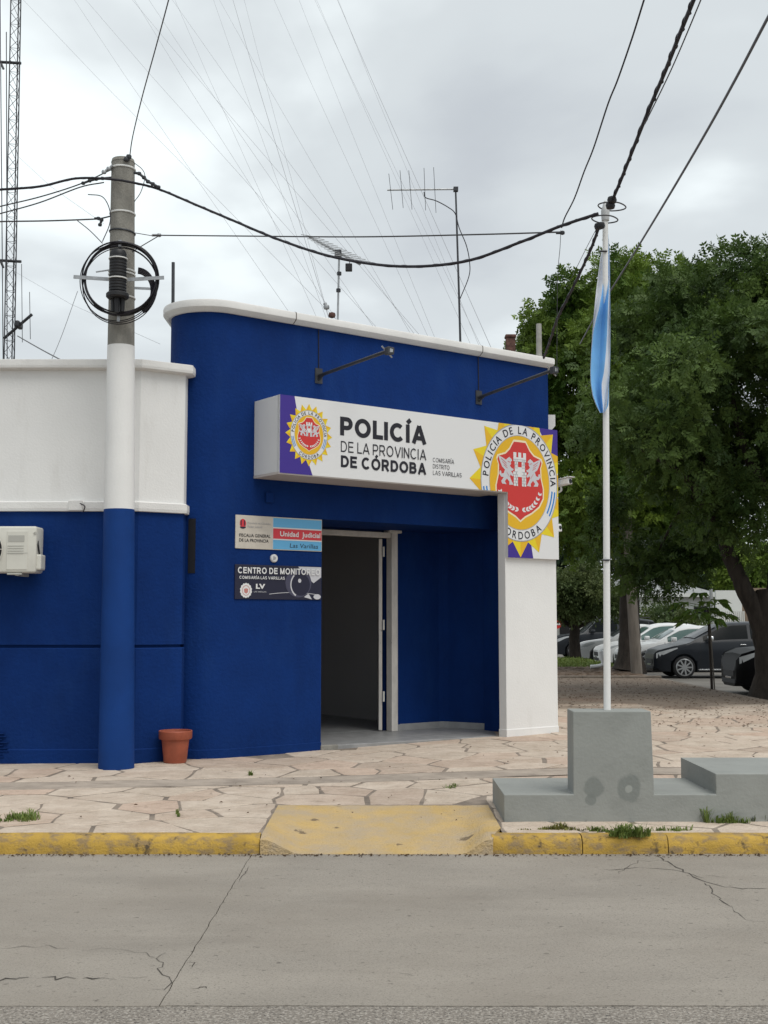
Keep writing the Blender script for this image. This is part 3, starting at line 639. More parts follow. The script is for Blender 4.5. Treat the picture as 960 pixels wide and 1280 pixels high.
def emblem(parent, cx, cz, k, q, rects, nsp=16, lett=True, lod=1, tf=F):
    dq = .0012 if k > .5 else .0010
    E = lambda x, y: (cx + k * (x - 503) / 363 * .83, cz + k * (587 + .11 * (x - 503) - y) / 518 * .94)
    em = MB()
    for i in range(nsp):                                   # sunburst, each ray in two tones
        t = -PI / 2 + 2 * PI * i / nsp; h = PI / nsp
        tip = (cx + k * .83 * math.cos(t), cz + k * .94 * math.sin(t)); ct = (cx + k * .60 * math.cos(t), cz + k * .70 * math.sin(t))
        for sg in (-1, 1):
            b_ = (cx + k * .665 * math.cos(t + sg * h), cz + k * .76 * math.sin(t + sg * h)); b2_ = (cx + k * .6 * math.cos(t + sg * h), cz + k * .68 * math.sin(t + sg * h))
            flat(em, [tip, b_, b2_, ct], q, rects, tf, 0 if sg < 0 else 1)
    band(em, cx, cz, k * .50, k * .58, k * .62, k * .71, q - dq * .5, rects, tf=tf)
    root = em.build('sunburst', [p_yel, p_ora], parent, fix=False)
    r = MB(); band(r, cx, cz, k * .50, k * .585, k * .648, k * .738, q + dq, rects, tf=tf); r.build('ring', p_white, root, fix=False)
    r = MB(); band(r, cx, cz, k * .640, k * .730, k * .652, k * .742, q + 2 * dq, rects, tf=tf); r.build('ring_line', p_grey, root, fix=False); r = MB(); band(r, cx, cz, k * .506, k * .592, k * .514, k * .600, q + 2 * dq, rects, tf=tf); r.build('ring_line', p_grey, root, fix=False)
    r = MB(); flat(r, ell(cx, cz, k * .505, k * .592), q + dq * 1.5, rects, tf); r.build('oval', p_ora, root, fix=False)
    half = [(503, 290), (548, 291), (560, 312), (580, 350), (612, 385), (668, 406), (676, 430), (664, 470), (666, 540), (684, 620), (682, 690), (650, 752), (590, 802), (540, 830), (503, 862)]
    def sh(sc, half=half):
        P = [(x, 575 + (y - 575) * sc) if 0 else (503 + (x - 503) * sc, 580 + (y - 580) * sc) for x, y in half]
        full = P + [(1006 - x, y) for x, y in P[-2:0:-1]]
        return [(cx + k * (x - 503) / 363 * .83, cz + k * (587 - y) / 518 * .94) for x, y in full]
    r = MB(); flat(r, sh(1.0), q + dq * 2.2, rects, tf); r.build('shield_border', p_cream, root, fix=False)
    r = MB(); flat(r, sh(.95), q + dq * 3, rects, tf); r.build('shield', p_red, root, fix=False)
    E2 = lambda x, y: (cx + k * (x - 503) / 363 * .83, cz + k * (587 - y) / 518 * .94)
    c = MB(); Q = q + dq * 4
    R_ = lambda x0, x1, y0, y1, mb=c, qq=Q, mi=0: flat(mb, [E2(x0, y1), E2(x1, y1), E2(x1, y0), E2(x0, y0)], qq, rects, tf, mi)
    for x0 in (455, 491, 527): R_(x0, x0 + 22, 378, 412)
    R_(455, 549, 412, 440); R_(464, 488, 440, 512); R_(516, 540, 440, 512); R_(488, 516, 480, 512); R_(452, 552, 512, 532)
    R_(456, 487, 532, 612); R_(517, 548, 532, 612); R_(487, 517, 532, 548)
    cs = c.build('castle', p_white, root, fix=False)
    l = MB()
    for yy in (426, 440, 462, 486, 512, 532, 552, 572, 592):
        R_(456, 487 if yy > 440 else 548, yy, yy + 2.5, l, Q + dq); R_(517 if yy > 440 else 500, 548, yy, yy + 2.5, l, Q + dq * 1.1)
    for i, yy in enumerate((432, 452, 474, 520, 542, 562, 582, 602)):
        for xx in (466 + 6 * (i % 2), 480 - 4 * (i % 2), 524 + 5 * (i % 2), 538 - 4 * (i % 2)): R_(xx, xx + 2.5, yy - 8, yy + 10, l, Q + dq * 1.2)
    l.build('masonry_line', p_grey, root, fix=False)
    gr = [(345, 412), (375, 424), (400, 438), (408, 428), (425, 415), (440, 428), (446, 440), (436, 446), (437, 462), (428, 476), (442, 492), (456, 496), (452, 508), (436, 512), (446, 524), (456, 540), (446, 548), (432, 536), (428, 552), (440, 580), (454, 606), (422, 608), (424, 588), (406, 566), (390, 586), (402, 606), (370, 604), (364, 586), (382, 560), (362, 556), (350, 536), (354, 514), (364, 518), (366, 536), (382, 532), (392, 506), (372, 488), (360, 462), (352, 440)]
    for mir in (0, 1):
        gb = MB(); flat(gb, [E2(1006 - x if mir else x, y) for x, y in gr], Q, rects, tf); gb.build('griffin', p_lgrey, root, fix=False)
        gl = MB()
        for (x0, y0, x1, y1) in ((365, 432, 404, 462), (372, 452, 406, 478), (384, 474, 410, 494), (404, 520, 424, 552), (412, 446, 430, 452)):
            pts = [(x0, y0 - 2), (x1, y1 - 2), (x1, y1 + 2), (x0, y0 + 2)]
            flat(gl, [E2(1006 - x if mir else x, y) for x, y in pts], Q + dq, rects, tf)
        gl.build('griffin_line', p_red, root, fix=False)
        lb = MB()
        for i in range(7):
            t = i / 6; bx = 515 + 132 * t ** .85; by = 778 - 10 * t - 100 * t ** 2.2; an = math.radians(12 + 62 * t)
            for sg in (-1, 1):
                an2 = an + sg * math.radians(30); L_ = 34 - 6 * t; w_ = 8
                ux, uy = math.cos(an2), -math.sin(an2); vx, vy = -uy, ux
                P = [(bx, by), (bx + ux * L_ * .45 + vx * w_, by + uy * L_ * .45 + vy * w_), (bx + ux * L_, by + uy * L_), (bx + ux * L_ * .45 - vx * w_, by + uy * L_ * .45 - vy * w_)]
                flat(lb, [E2(1006 - x if mir else x, y) for x, y in P], Q, rects, tf)
        lb.build('laurel', p_white, root, fix=False)
        a_, b_ = (-.60, -.12) if not mir else (-PI + .12, -PI + .60)
        for r0, r1 in ((.55, .572), (.598, .62)):
            st = MB(); band(st, cx, cz, k * r0, k * r0 * 1.15, k * r1, k * r1 * 1.15, q + dq * 2, rects, a_, b_, 8, tf=tf); st.build('ring_stripe', p_sky, root, fix=False)
    lt = MB(); a_, b_ = k * .577, k * .665; H_ = k * .098
    def around(txt, t0, t1, up):
        n = 400; T = [t0 + (t1 - t0) * i / n for i in range(n + 1)]; P = [(a_ * math.cos(t), b_ * math.sin(t)) for t in T]
        S = [0]
        for i in range(n): S.append(S[-1] + math.hypot(P[i + 1][0] - P[i][0], P[i + 1][1] - P[i][1]))
        wd = [(.62 if ch != ' ' else .36) * {'I': .45, 'O': 1.15, 'C': 1.08, 'V': 1.05, 'L': .9}.get(ch, 1) for ch in txt]
        tot = sum(wd[:-1]) - wd[0] / 2 + wd[-1] / 2; acc = 0
        for i, ch in enumerate(txt):
            if i: acc += (wd[i - 1] + wd[i]) / 2
            s_ = S[-1] * acc / max(tot, 1e-6); j = min(n - 1, next((q_ for q_ in range(n + 1) if S[q_] >= s_ - 1e-9), n - 1))
            if ch == ' ': continue
            t = T[j]; px, pz = P[j]; nx_, nz_ = math.cos(t) / a_, math.sin(t) / b_; l_ = math.hypot(nx_, nz_); nx_, nz_ = nx_ / l_ * up, nz_ / l_ * up
            tx_, tz_ = nz_, -nx_
            V, Fc_ = text2d(ch, .012); xm = (min(p[0] for p in V) + max(p[0] for p in V)) / 2
            for f_ in Fc_:
                pl = [(cx + px + tx_ * (V[i_][0] - xm) * H_ * 1.25 + nx_ * (V[i_][1] - .35) * H_ * 1.37, cz + pz + tz_ * (V[i_][0] - xm) * H_ * 1.25 + nz_ * (V[i_][1] - .35) * H_ * 1.37) for i_ in f_]
                for p in (clip_poly(pl, rects) if rects else [pl]): lt.add([tf(x, q + dq * 3, z) for x, z in p], [tuple(range(len(p)))])
    around('POLICIA DE LA PROVINCIA', math.radians(173), math.radians(2), 1)
    around('CORDOBA', math.radians(-122), math.radians(-58), -1)
    lt.build('ring_lettering', p_ink, root, fix=False)
    return root
# violet corners behind the emblems
qv = QF + .0008; v = MB()
flat(v, [(SL, ZB), (-.48, ZB), (-.62, 3.55), (-.72, ZTOP), (SL, ZTOP)], qv, RECTS); v.build('violet_corner', p_pur, sign, fix=False); v = MB()
flat(v, [(SM, ZP), (2.84, ZP), (2.80, 2.58), (2.62, 2.7), (SM, 2.6)], qv, RECTS); v.build('violet_corner', p_pur, sign, fix=False); v = MB()
flat(v, [(2.95, ZTOP), (SR, ZTOP), (SR, 3.60), (3.15, 3.66), (3.05, 3.9)], qv, RECTS)
v.build('violet_corner', p_pur, sign, fix=False)
emblem(sign, 2.622, 3.318, 1.0, QF + .002, RECTS)
emblem(sign, -.530, 3.632, .370, QF + .002, RECTS, nsp=20)
lm = MB(); stroke_text(lm, 'POLICÍA', -.115, 1.114, 3.668, 3.882, QF + .002, F, .118, .12)
lm.build('bold_lettering', p_ink, sign, fix=False)
lm = MB(); stroke_text(lm, 'DE LA PROVINCIA', -.104, 1.112, 3.481, 3.606, QF + .002, F, .062, .17); lm.build('thin_lettering', p_ink, sign, fix=False)
lm = MB(); stroke_text(lm, 'DE CÓRDOBA', -.103, 1.112, 3.308, 3.443, QF + .002, F, .112, .13); lm.build('bold_lettering', p_ink, sign, fix=False)
lm = MB()
for tx_, x1_, zb_ in (('COMISARÍA', 1.545, 3.470), ('DISTRITO', 1.475, 3.394), ('LAS VARILLAS', 1.665, 3.316)): stroke_text(lm, tx_, 1.222, x1_, zb_, zb_ + .052, QF + .002, F, .06, .16)
lm.build('small_lettering', p_ink, sign, fix=False)

# ------------------------------------------------------------------ plaques by the door
pq = .016
pl1 = thing('court_plaque', F(-.56, .01, 2.38), 'beige, light blue and red rectangular plaque upper of two beside the doorway', 'plaque')
MB().box((-1.136, .004), (.001, .014), (2.386, 2.757), F).build('board', p_beige, pl1, bevel=.003)
xb = -.655
def R2(mb, x0, x1, z0, z1, q, mi=0): mb.add([F(x0, q, z0), F(x1, q, z0), F(x1, q, z1), F(x0, q, z1)], [(0, 1, 2, 3)], mi)
b = MB(); R2(b, xb, -.004, 2.642, 2.745, pq); R2(b, xb, -.004, 2.394, 2.497, pq); b.build('blue_field', p_lblue, pl1, fix=False)
b = MB(); R2(b, xb, -.004, 2.512, 2.627, pq); b.build('red_field', p_pred, pl1, fix=False)
b = MB(); R2(b, xb, -.004, 2.628, 2.641, pq); R2(b, xb, -.004, 2.498, 2.511, pq); R2(b, xb - .006, xb - .001, 2.392, 2.75, pq); b.build('white_line', p_white, pl1, fix=False)
b = MB(); text_fit(b, 'Unidad  Judicial', -.565, -.022, 2.542, 2.600, pq + .002, F, .02); b.build('lettering', p_white, pl1, fix=False)
b = MB(); text_fit(b, 'Las Varillas', -.435, -.055, 2.418, 2.466, pq + .002, F, .0, .15); text_fit(b, 'FISCALIA GENERAL', -1.09, -.69, 2.517, 2.552, pq + .002, F, .008); text_fit(b, 'DE LA PROVINCIA', -1.09, -.715, 2.462, 2.497, pq + .002, F, .008); b.build('lettering', p_ink, pl1, fix=False)
b = MB(); text_fit(b, 'Provincia de Córdoba', -.985, -.69, 2.662, 2.684, pq + .002, F, 0); text_fit(b, 'Poder Judicial', -.985, -.80, 2.622, 2.644, pq + .002, F, 0); b.build('lettering', p_grey, pl1, fix=False)
b = MB()
flat(b, ell(-1.045, 2.665, .040, .050, 20), pq); b.build('crest', p_pred, pl1, fix=False)
b = MB(); flat(b, ell(-1.045, 2.628, .038, .022, 16, -PI, 0), pq + .001); R2(b, -1.075, -1.062, 2.64, 2.70, pq + .001); R2(b, -1.03, -1.017, 2.64, 2.70, pq + .001); b.build('crest_base', p_navy, pl1, fix=False)
dk = MB().lathe([(.001, 0), (.046, 0), (.046, .02), (.036, .03), (.001, .03)], (0, 0, 0), 20, 'y')
dk.v = [tuple(F(-.639 + x, y, 2.290 + z)) for x, y, z in dk.v]
dko = dk.build('wall_disc', p_white, None, smooth=30); tag(dko, 'small round white disc on the wall between the two plaques', 'doorbell')
b = MB(); b.add([F(-.655, .0315, 2.278), F(-.63, .0315, 2.274), F(-.622, .0315, 2.300), F(-.648, .0315, 2.308)], [(0, 1, 2, 3)]); R2(b, -.66, -.645, 2.268, 2.312, .0312); b.build('emblem', p_grey, dko, fix=False)
pl2 = thing('monitoring_plaque', F(-.56, .01, 1.83), 'dark navy rectangular plaque with white heading, lower of two beside the doorway', 'plaque')
MB().box((-1.137, 0), (.001, .014), (1.829, 2.211), F).build('board', p_navy, pl2, bevel=.003)
b = MB(); flat(b, [(-.32, 2.205), (-.006, 2.205), (-.006, 2.09), (-.11, 2.02), (-.20, 2.09)], pq); flat(b, [(-.24, 1.86), (-.13, 1.835), (-.18, 1.90)], pq); flat(b, ell(-.06, 1.865, .05, .03, 16), pq); b.build('camera_picture', p_lgrey, pl2, fix=False)
b = MB(); flat(b, ell(-.315, 2.02, .175, .165, 32), pq + .001); b.build('camera_picture', p_mid, pl2, fix=False)
b = MB(); flat(b, ell(-.285, 2.0, .125, .125, 32), pq + .002); b.build('camera_picture', p_navy, pl2, fix=False)
b = MB(); band(b, -.285, 2.0, .125, .13, .14, .15, pq + .0025, None, 2.3, 4.2, 14); flat(b, ell(-.30, 2.045, .022, .024, 12), pq + .003)
for i in range(26):
    x0 = -1.1 + i * .04; f_ = lambda x: 1.86 + .05 * math.sin((x + .9) * 3.0)
    if i > 9: flat(b, [(x0, f_(x0) - .003), (x0 + .04, f_(x0 + .04) - .003), (x0 + .04, f_(x0 + .04) + .003), (x0, f_(x0) + .003)], pq + .001)
b.build('highlight', p_lgrey, pl2, fix=False)
b = MB(); stroke_text(b, 'CENTRO DE MONITOREO', -1.105, -.028, 2.113, 2.182, pq + .0045, F, .10, .16); stroke_text(b, 'COMISARÍA LAS VARILLAS', -1.085, -.505, 2.052, 2.085, pq + .0045, F, .09, .16); text_fit(b, 'LV', -.875, -.755, 1.945, 2.0, pq + .0045, F, .05); b.build('lettering', p_white, pl2, fix=False)
b = MB(); text_fit(b, 'LAS VARILLAS', -.90, -.74, 1.905, 1.92, pq + .004, F, 0); b.build('lettering', p_lgrey, pl2, fix=False)
b = MB(); flat(b, [(-.998 + .078 * (1 if i % 2 else .9) * math.cos(PI * i / 14), 1.925 + .085 * (1 if i % 2 else .9) * math.sin(PI * i / 14)) for i in range(28)], pq + .001); b.build('badge', p_white, pl2, fix=False)
b = MB(); band(b, -.998, 1.925, .044, .05, .05, .056, pq + .002, None, n=24); flat(b, [(-1.025, 1.94), (-.998, 1.95), (-.97, 1.94), (-.975, 1.905), (-.998, 1.89), (-1.02, 1.905)], pq + .002); b.build('badge_mark', M('faded_red', (.5, .2, .18), .5), pl2, fix=False)
# small junction box under the sign
sj, zj = onF(336, 622)
tag(MB().box((sj - .05, sj + .05), (0, .035), (zj - .06, zj + .06), F).build('junction_box', m_blue, None, bevel=.01), 'small blue painted junction box on the blue wall under the sign box', 'junction box')
# security cameras on the sign edge
def cctv(u, v, label, big):
    p = atY(u, v, 15.45); t = thing('security_camera', p, label, 'camera')
    dr = Vector((.55, -.55, .08)).normalized(); sd = Vector((dr.y, -dr.x, 0)).normalized(); up = sd.cross(dr) * -1
    if up.z < 0: up = -up
    def C(a, b_, c_): return p + dr * a + sd * b_ + up * c_
    if big:
        MB().box((-.12, .14), (-.045, .045), (-.035, .045), C).build('body', p_white, t, bevel=.012)
        MB().box((-.13, .18), (-.055, .055), (.046, .056), C).build('sun_shield', p_white, t, bevel=.004)
        MB().tube([C(.141, 0, 0), C(.146, 0, 0)], .03, 14).build('lens', m_black, t)
        MB().tube(curve_pts([C(-.02, 0, -.035), C(-.03, .0, -.10), C(-.20, .03, -.13)], 5), .014, 8).build('bracket', m_strap, t, smooth=40)
    else:
        MB().box((-.09, .04), (-.04, .04), (-.05, .05), C).build('body', p_white, t, bevel=.01)
        MB().tube([C(.041, 0, 0), C(.046, 0, 0)], .025, 12).build('lens', m_black, t)
cctv(702, 604, 'white bullet security camera sticking out from the right edge of the round emblem', True)
cctv(697, 660, 'tiny white box camera on the right edge of the sign below the bullet camera', False)

# ================================================================== AIR CONDITIONER, POT
ax1 = atY(46, 690, 12.33).x; ax0 = ax1 - .80; az1 = atY(20, 658, 12.33).z; az0 = atY(20, 716, 12.33).z; ay = 12.30
ac = thing('air_conditioner', ((ax0 + ax1) / 2, 12.5, az0), 'cream air conditioner outdoor unit high on the blue wall at the left', 'air conditioner')
MB().box((ax0, ax1), (ay, ay + .27), (az0, az1), None).build('casing', m_ac, ac, bevel=.022, seg=3, smooth=40)
MB().box((ax1 - .30, ax1 - .085), (ay - .006, ay + .01), (az0 + .03, az1 - .05)).build('front_panel', m_ac, ac, bevel=.004)
MB().box((ax1 - .285, ax1 - .12), (ay - .009, ay), (az1 - .16, az1 - .095)).build('data_label', m_acd, ac)
for i in range(4): MB().box((ax1 - .29, ax1 - .125), (ay - .010, ay), (az1 - .205 - i * .026, az1 - .200 - i * .026)).build('louvre', m_acd, ac)
MB().box((ax1 - .30, ax1 - .085), (ay - .008, ay), (az0 + .2, az0 + .204)).build('panel_line', m_acd, ac)
cx = ax1 - .545; cz = (az0 + az1) / 2
fan = MB().lathe([(.001, 0), (.19, 0), (.2, .012), (.19, .02), (.001, .02)], (cx, ay - .012, cz), 32, 'y').build('fan_opening', m_black, ac)
gb = MB()
for r in (.05, .09, .13, .17, .205): gb.tube([(cx + r * math.cos(w), ay - .02, cz + r * math.sin(w)) for w in [2 * PI * i / 28 for i in range(28)]], .005, 5, closed=True)
for i in range(8): w = PI * i / 4; gb.tube([(cx + .03 * math.cos(w), ay - .02, cz + .03 * math.sin(w)), (cx + .205 * math.cos(w), ay - .02, cz + .205 * math.sin(w))], .004, 5)
gb.build('fan_grille', m_ac, ac)
MB().box((ax1 - .03, ax1 + .045), (ay + .03, ay + .2), (az0 + .03, az0 + .19)).build('valve_cover', m_ac, ac, bevel=.015)
MB().tube([(ax1 - .02, ay + .01, az1 - .07), (ax1 - .01, ay - .004, az1 - .07)], .014, 8).build('screw_plug', m_acd, ac)
MB().tube(curve_pts([(ax1 + .002, ay + .06, az0 + .33), (ax1 + .01, ay + .04, az0 + .28), (ax1 + .015, ay + .08, az0 + .19)], 4), .008, 6).build('pipe', m_black, ac)
for xx in (ax0 + .12, ax1 - .19):
    br = MB(); br.box((xx - .02, xx + .02), (ay + .0, 12.66), (az0 - .03, az0 - .002)); br.build('bracket', m_acd, ac)
MB().box((ax1 - .29, ax1 - .14), (ay - .01, ay + .05), (az0 - .022, az0 - .004)).build('foot', m_acd, ac, bevel=.005)

pc = (atz(223, 951, .12).x * 1.005, 12.71, zs(-2.2, 12.7))
pot = thing('flower_pot', pc, 'empty terracotta coloured plastic flower pot on the pavement against the blue wall', 'flower pot')
MB().lathe([(.001, 0), (.112, 0), (.118, .012), (.143, .235), (.150, .240), (.166, .245), (.172, .255), (.175, .325), (.170, .332), (.160, .330), (.152, .25), (.12, .20), (.001, .20)], pc, 36).build('body', m_terra, pot, smooth=35)
MB().lathe([(.001, .205), (.122, .205), (.10, .212), (.001, .214)], pc, 20).build('soil', m_dirt, pot)

# ================================================================== UTILITY POLE
PB = Vector((atY(145.5, 950, 12.25).x, 12.25, .1)); PT = Vector((atY(154, 200, 12.25).x, 12.25, atY(154, 203, 12.25).z))
pole = thing('utility_pole', PB, 'round concrete utility pole painted blue and white at the foot, before the low wing', 'pole')
def ax(t): return PB.lerp(PT, t)
zof = lambda v: (atY(150, v, 12.25).z - PB.z) / (PT.z - PB.z)
rad = lambda t: .176 - .056 * t
def shaft(t0, t1, dr=0, n=6): return [ax(t0 + (t1 - t0) * i / n) for i in range(n + 1)], [rad(t0 + (t1 - t0) * i / n) + dr for i in range(n + 1)]
tw, tb = zof(433), zof(637)
for nm, a_, b_, mt_, dr_ in (('blue_section', 0, tb, m_bluepole, .003), ('white_section', tb, tw, m_white, .002), ('concrete_shaft', tw - .01, 1, m_conc, 0)):
    P, R = shaft(a_, b_, dr_); MB().tube(P, R, 32).build(nm, mt_, pole, smooth=40)
MB().tube([ax(.9985), ax(1.004)], [rad(1) + .004, rad(1) - .005], 32).build('cap_ring', m_conc, pole, smooth=40)
def hoop(v, mt, w=.012, tilt=0, name='steel_band'):
    t = zof(v); c = ax(t); r = rad(t) + .003
    MB().tube([c + Vector((r * math.cos(a), r * math.sin(a), tilt * math.cos(a))) for a in [2 * PI * i / 32 for i in range(32)]], w, 6, closed=True).build(name, mt, pole, smooth=60)
hoop(212, m_strap, .011); hoop(268, m_strap, .010); hoop(291, m_dsteel, .010, -.01); hoop(340, m_strap, .009); hoop(344, m_strap, .009); hoop(373, m_strap, .009)
# coil of spare cable on a cross
YC = 12.02
cc = atY(150.5, 349, YC); R0 = 46.5 / 1500 * YC
coil = thing('cable_coil', cc, 'large round coil of black spare cable on a flat cross fixed to the pole', 'cable coil')
for i in range(9):
    r = R0 * (1 + .022 * math.sin(i * 2.3) + (0.0 if i < 6 else .035)); off = Vector((random.uniform(-.02, .02), random.uniform(-.025, .025), -.022 * max(0, i - 5) + random.uniform(-.01, .01)))
    MB().tube([cc + off + Vector((r * math.cos(a), .02 * math.sin(2 * a + i), r * math.sin(a) * (1 if math.sin(a) > 0 else 1 + .02 * max(0, i - 4)))) for a in [2 * PI * j / 56 for j in range(56)]], .0085 if i < 6 else .005, 6, closed=True).build('cable_turn', m_cable if i % 3 else m_black, coil, smooth=60)
c2_ = atY(170, 363, YC)
for i in range(4):
    r = .155 + .012 * i
    MB().tube([c2_ + Vector((r * math.cos(a), .03, r * math.sin(a) * 1.25)) for a in [-1.2 + 2.7 * j / 20 for j in range(21)]], .013, 6).build('inner_turn', m_cable, coil, smooth=60)
def flatbar(a, b_, w, t, name, mt, par):
    a, b_ = Vector(a), Vector(b_); d_ = (b_ - a).normalized(); up = Vector((0, 0, 1)) if abs(d_.z) < .8 else Vector((1, 0, 0)); n_ = d_.cross(up).normalized(); u_ = n_.cross(d_)
    MB().add([a + n_ * i * t + u_ * j * w for i in (-.5, .5) for j in (-.5, .5)] + [b_ + n_ * i * t + u_ * j * w for i in (-.5, .5) for j in (-.5, .5)], [(0, 1, 3, 2), (4, 6, 7, 5), (0, 4, 5, 1), (2, 3, 7, 6), (0, 2, 6, 4), (1, 5, 7, 3)]).build(name, mt, par)
flatbar(atY(92, 346, YC - .03), atY(150, 350, YC - .03), .036, .012, 'cross_bar', m_steel, coil); flatbar(atY(150, 350, YC - .03), atY(205, 347, YC - .03), .036, .012, 'cross_bar', m_steel, coil)
flatbar(atY(150, 300, YC + .0), atY(148, 402, YC + .0), .03, .012, 'cross_bar', m_steel, coil); flatbar(atY(168, 360, YC), atY(188, 361, YC), .025, .01, 'hook', m_steel, coil); flatbar(atY(120, 340, YC), atY(140, 337, YC), .012, .012, 'hook', m_steel, coil)
# splice closure
YS = 11.93; sc0 = atY(147, 366, YS); sct = atY(147, 312, YS); hS = sct.z - sc0.z
spl = thing('splice_closure', sc0, 'black ribbed dome splice closure strapped to the pole inside the cable coil', 'cable closure')
prof = [(.001, 0), (.075, 0)]
for i in range(12): prof += [(.082, hS * (.02 + i * .07)), (.088, hS * (.035 + i * .07)), (.088, hS * (.055 + i * .07)), (.082, hS * (.07 + i * .07))]
prof += [(.085, hS * .90), (.07, hS * .97), (.04, hS), (.001, hS)]
MB().lathe(prof, sc0, 24).build('dome', m_black, spl, smooth=40)
MB().lathe([(.001, -.06), (.10, -.06), (.115, -.045), (.115, -.015), (.10, 0), (.001, 0)], sc0, 24).build('collar', m_black, spl, smooth=40)
for i, dx_ in enumerate((-.045, 0, .045)): MB().tube([sc0 + Vector((dx_, -.02 if i == 1 else .02, -.05)), sc0 + Vector((dx_, -.02 if i == 1 else .02, -.19 - .02 * (i == 1)))], [.028, .022], 10).build('cable_port', m_black, spl, smooth=40)
for f_ in (.32, .78): 
    r = .092; c = sc0 + Vector((0, 0, hS * f_)); MB().tube([c + Vector((r * math.cos(a), r * math.sin(a), 0)) for a in [2 * PI * i / 24 for i in range(24)]], .007, 6, closed=True).build('strap', m_strap, spl, smooth=60)

# ================================================================== OVERHEAD CABLES
def cable(pts, r, label, name='overhead_cable', mt=None, wrap=0, n=8, group=None, cat='cable'):
    P = curve_pts([atY(*p) for p in pts], n)
    mb = MB(); mb.tube(P, r, 7)
    if wrap:                                               # a second strand wound round the first
        Q = []
        for i in range(len(P) * 3):
            t = i / 3; a = P[min(int(t), len(P) - 1)]; b_ = P[min(int(t) + 1, len(P) - 1)]; p = a.lerp(b_, t - int(t))
            Q.append(p + Vector((math.cos(i * .55), math.sin(i * .55) * .4, math.sin(i * .55))) * r * wrap)
        mb.tube(Q, r * .55, 5)
    o = mb.build(name, mt or m_cable, smooth=60); tag(o, label, cat, group); return o
cable([(-30, 240, 12.0), (0, 237, 12.0), (50, 233, 12.0), (95, 223, 12.05), (139, 224, 12.05), (170, 229, 12.05), (200, 237, 12.0), (245, 256, 11.7), (290, 275, 11.4), (350, 300, 11.0), (420, 322, 10.6), (500, 333, 10.15), (580, 327, 9.75), (650, 303, 9.35), (700, 283, 9.1), (748, 267, 8.97)], .0125, 'thick black sagging bundle running from the concrete pole to the flagpole top', wrap=.8)
cable([(-30, 266, 12.0), (0, 258, 12.1), (50, 246, 12.1), (100, 230, 12.15), (139, 212, 12.2)], .007, 'upper of two thin wires slanting up from the left to the pole head', mt=m_wire)
cable([(-30, 275, 12.0), (0, 267, 12.1), (50, 253, 12.1), (100, 234, 12.1), (130, 228, 12.1)], .007, 'lower of two thin wires slanting up from the left to the pole head', mt=m_wire)
cable([(-30, 279, 12.2), (0, 277, 12.2), (60, 276, 12.2), (115, 274, 12.2), (126, 273, 12.2), (139, 270, 12.2)], .008, 'level grey wire tied to the pole just above the cable coil', mt=m_wire)
cable([(110, 243, 12.1), (128, 246, 12.1), (137, 262, 12.1), (137, 280, 12.1), (128, 302, 12.05)], .005, 'thin drip wire curving down from the wire clamps into the cable coil', mt=m_cable)
cable([(97, 276, 12.2), (112, 288, 12.15), (128, 304, 12.05)], .005, 'thin short wire from the level wire down to the coil rim', mt=m_wire)
cable([(167, 203, 12.2), (178, 212, 12.1), (181, 222, 12.1), (176, 240, 12.1), (168, 252, 12.15)], .004, 'fine looped wire on the right side of the pole head', mt=m_wire)
cable([(190, 294, 12.0), (300, 295, 11.4), (450, 296, 10.5), (600, 293, 9.8), (702, 290, 9.35)], .0065, 'straight level grey wire crossing above the roof to the pole coil', mt=m_wire)
cable([(165, 315, 12.1), (178, 307, 12.05), (200, 294, 12.0)], .005, 'short wire linking the coil with the level wire clamp', mt=m_wire)
cable([(168, 291, 12.2), (192, 295, 12.0)], .004, 'short bare tie wire between pole hoop and level wire clamp', mt=m_wire)
cable([(162, 197, 12.2), (166, 170, 11.8), (178, 120, 11.0), (194, 62, 10.2), (212, -5, 9.4), (220, -40, 9.0)], .0055, 'single wire climbing steeply from the pole top across the street', mt=m_wire)
cable([(815, -30, 6.1), (805, 0, 6.35), (790, 48, 6.75), (772, 100, 7.2), (760, 130, 7.5), (742, 185, 8.1), (730, 215, 8.5), (718, 248, 8.95), (706, 272, 9.3), (702, 285, 9.35)], .0055, 'kinked dark wire left of the thick twisted cable coming down to the level wire')
cable([(701, 288, 9.35), (700, 310, 9.35), (697, 352, 9.4), (696, 470, 9.6)], .0025, 'hair thin wire hanging from the end of the level wire before the tree', mt=m_wire)
cable([(880, -35, 5.85), (867, 0, 6.1), (850, 42, 6.5), (832, 88, 6.95), (812, 135, 7.45), (790, 190, 8.1), (775, 228, 8.55), (763, 256, 8.93)], .0125, 'thick twisted black cable coming down from the upper right to the flagpole', wrap=.9)
cable([(749, 283, 9.05), (740, 308, 9.35), (728, 335, 9.75), (712, 368, 10.3), (697, 398, 10.9), (688, 425, 11.6), (680, 447, 12.4)], .012, 'twisted black cable dropping from the flagpole back past the tree crown', wrap=.9)
cable([(885, -25, 5.9), (876, 0, 6.1), (840, 85, 6.9), (806, 155, 7.6)], .004, 'thin bare wire close beside the thick twisted cable', mt=m_wire)
cable([(746, 285, 9.2), (733, 310, 9.6), (718, 340, 10.2), (712, 352, 10.4)], .0025, 'fine wire beside the dropping twisted cable below the flagpole top', mt=m_wire)
cable([(985, -22, 5.6), (960, 22, 6.1), (920, 98, 6.9), (880, 170, 7.9), (830, 255, 9.4), (783, 332, 11.6), (750, 385, 13.6), (725, 430, 16)], .009, 'rightmost grey overhead cable slanting down into the tree crown', mt=M('cable_grey', (.10, .105, .12), .5))
cable([(97, 364, 16), (75, 425, 16), (55, 470, 16)], .004, 'fine slanting stay wire left of the pole above the low wing', mt=m_guy)
cable([(22, 420, 22), (50, 436, 20), (80, 452, 18)], .010, 'cable slanting from the lattice mast down behind the white parapet', mt=m_wire)
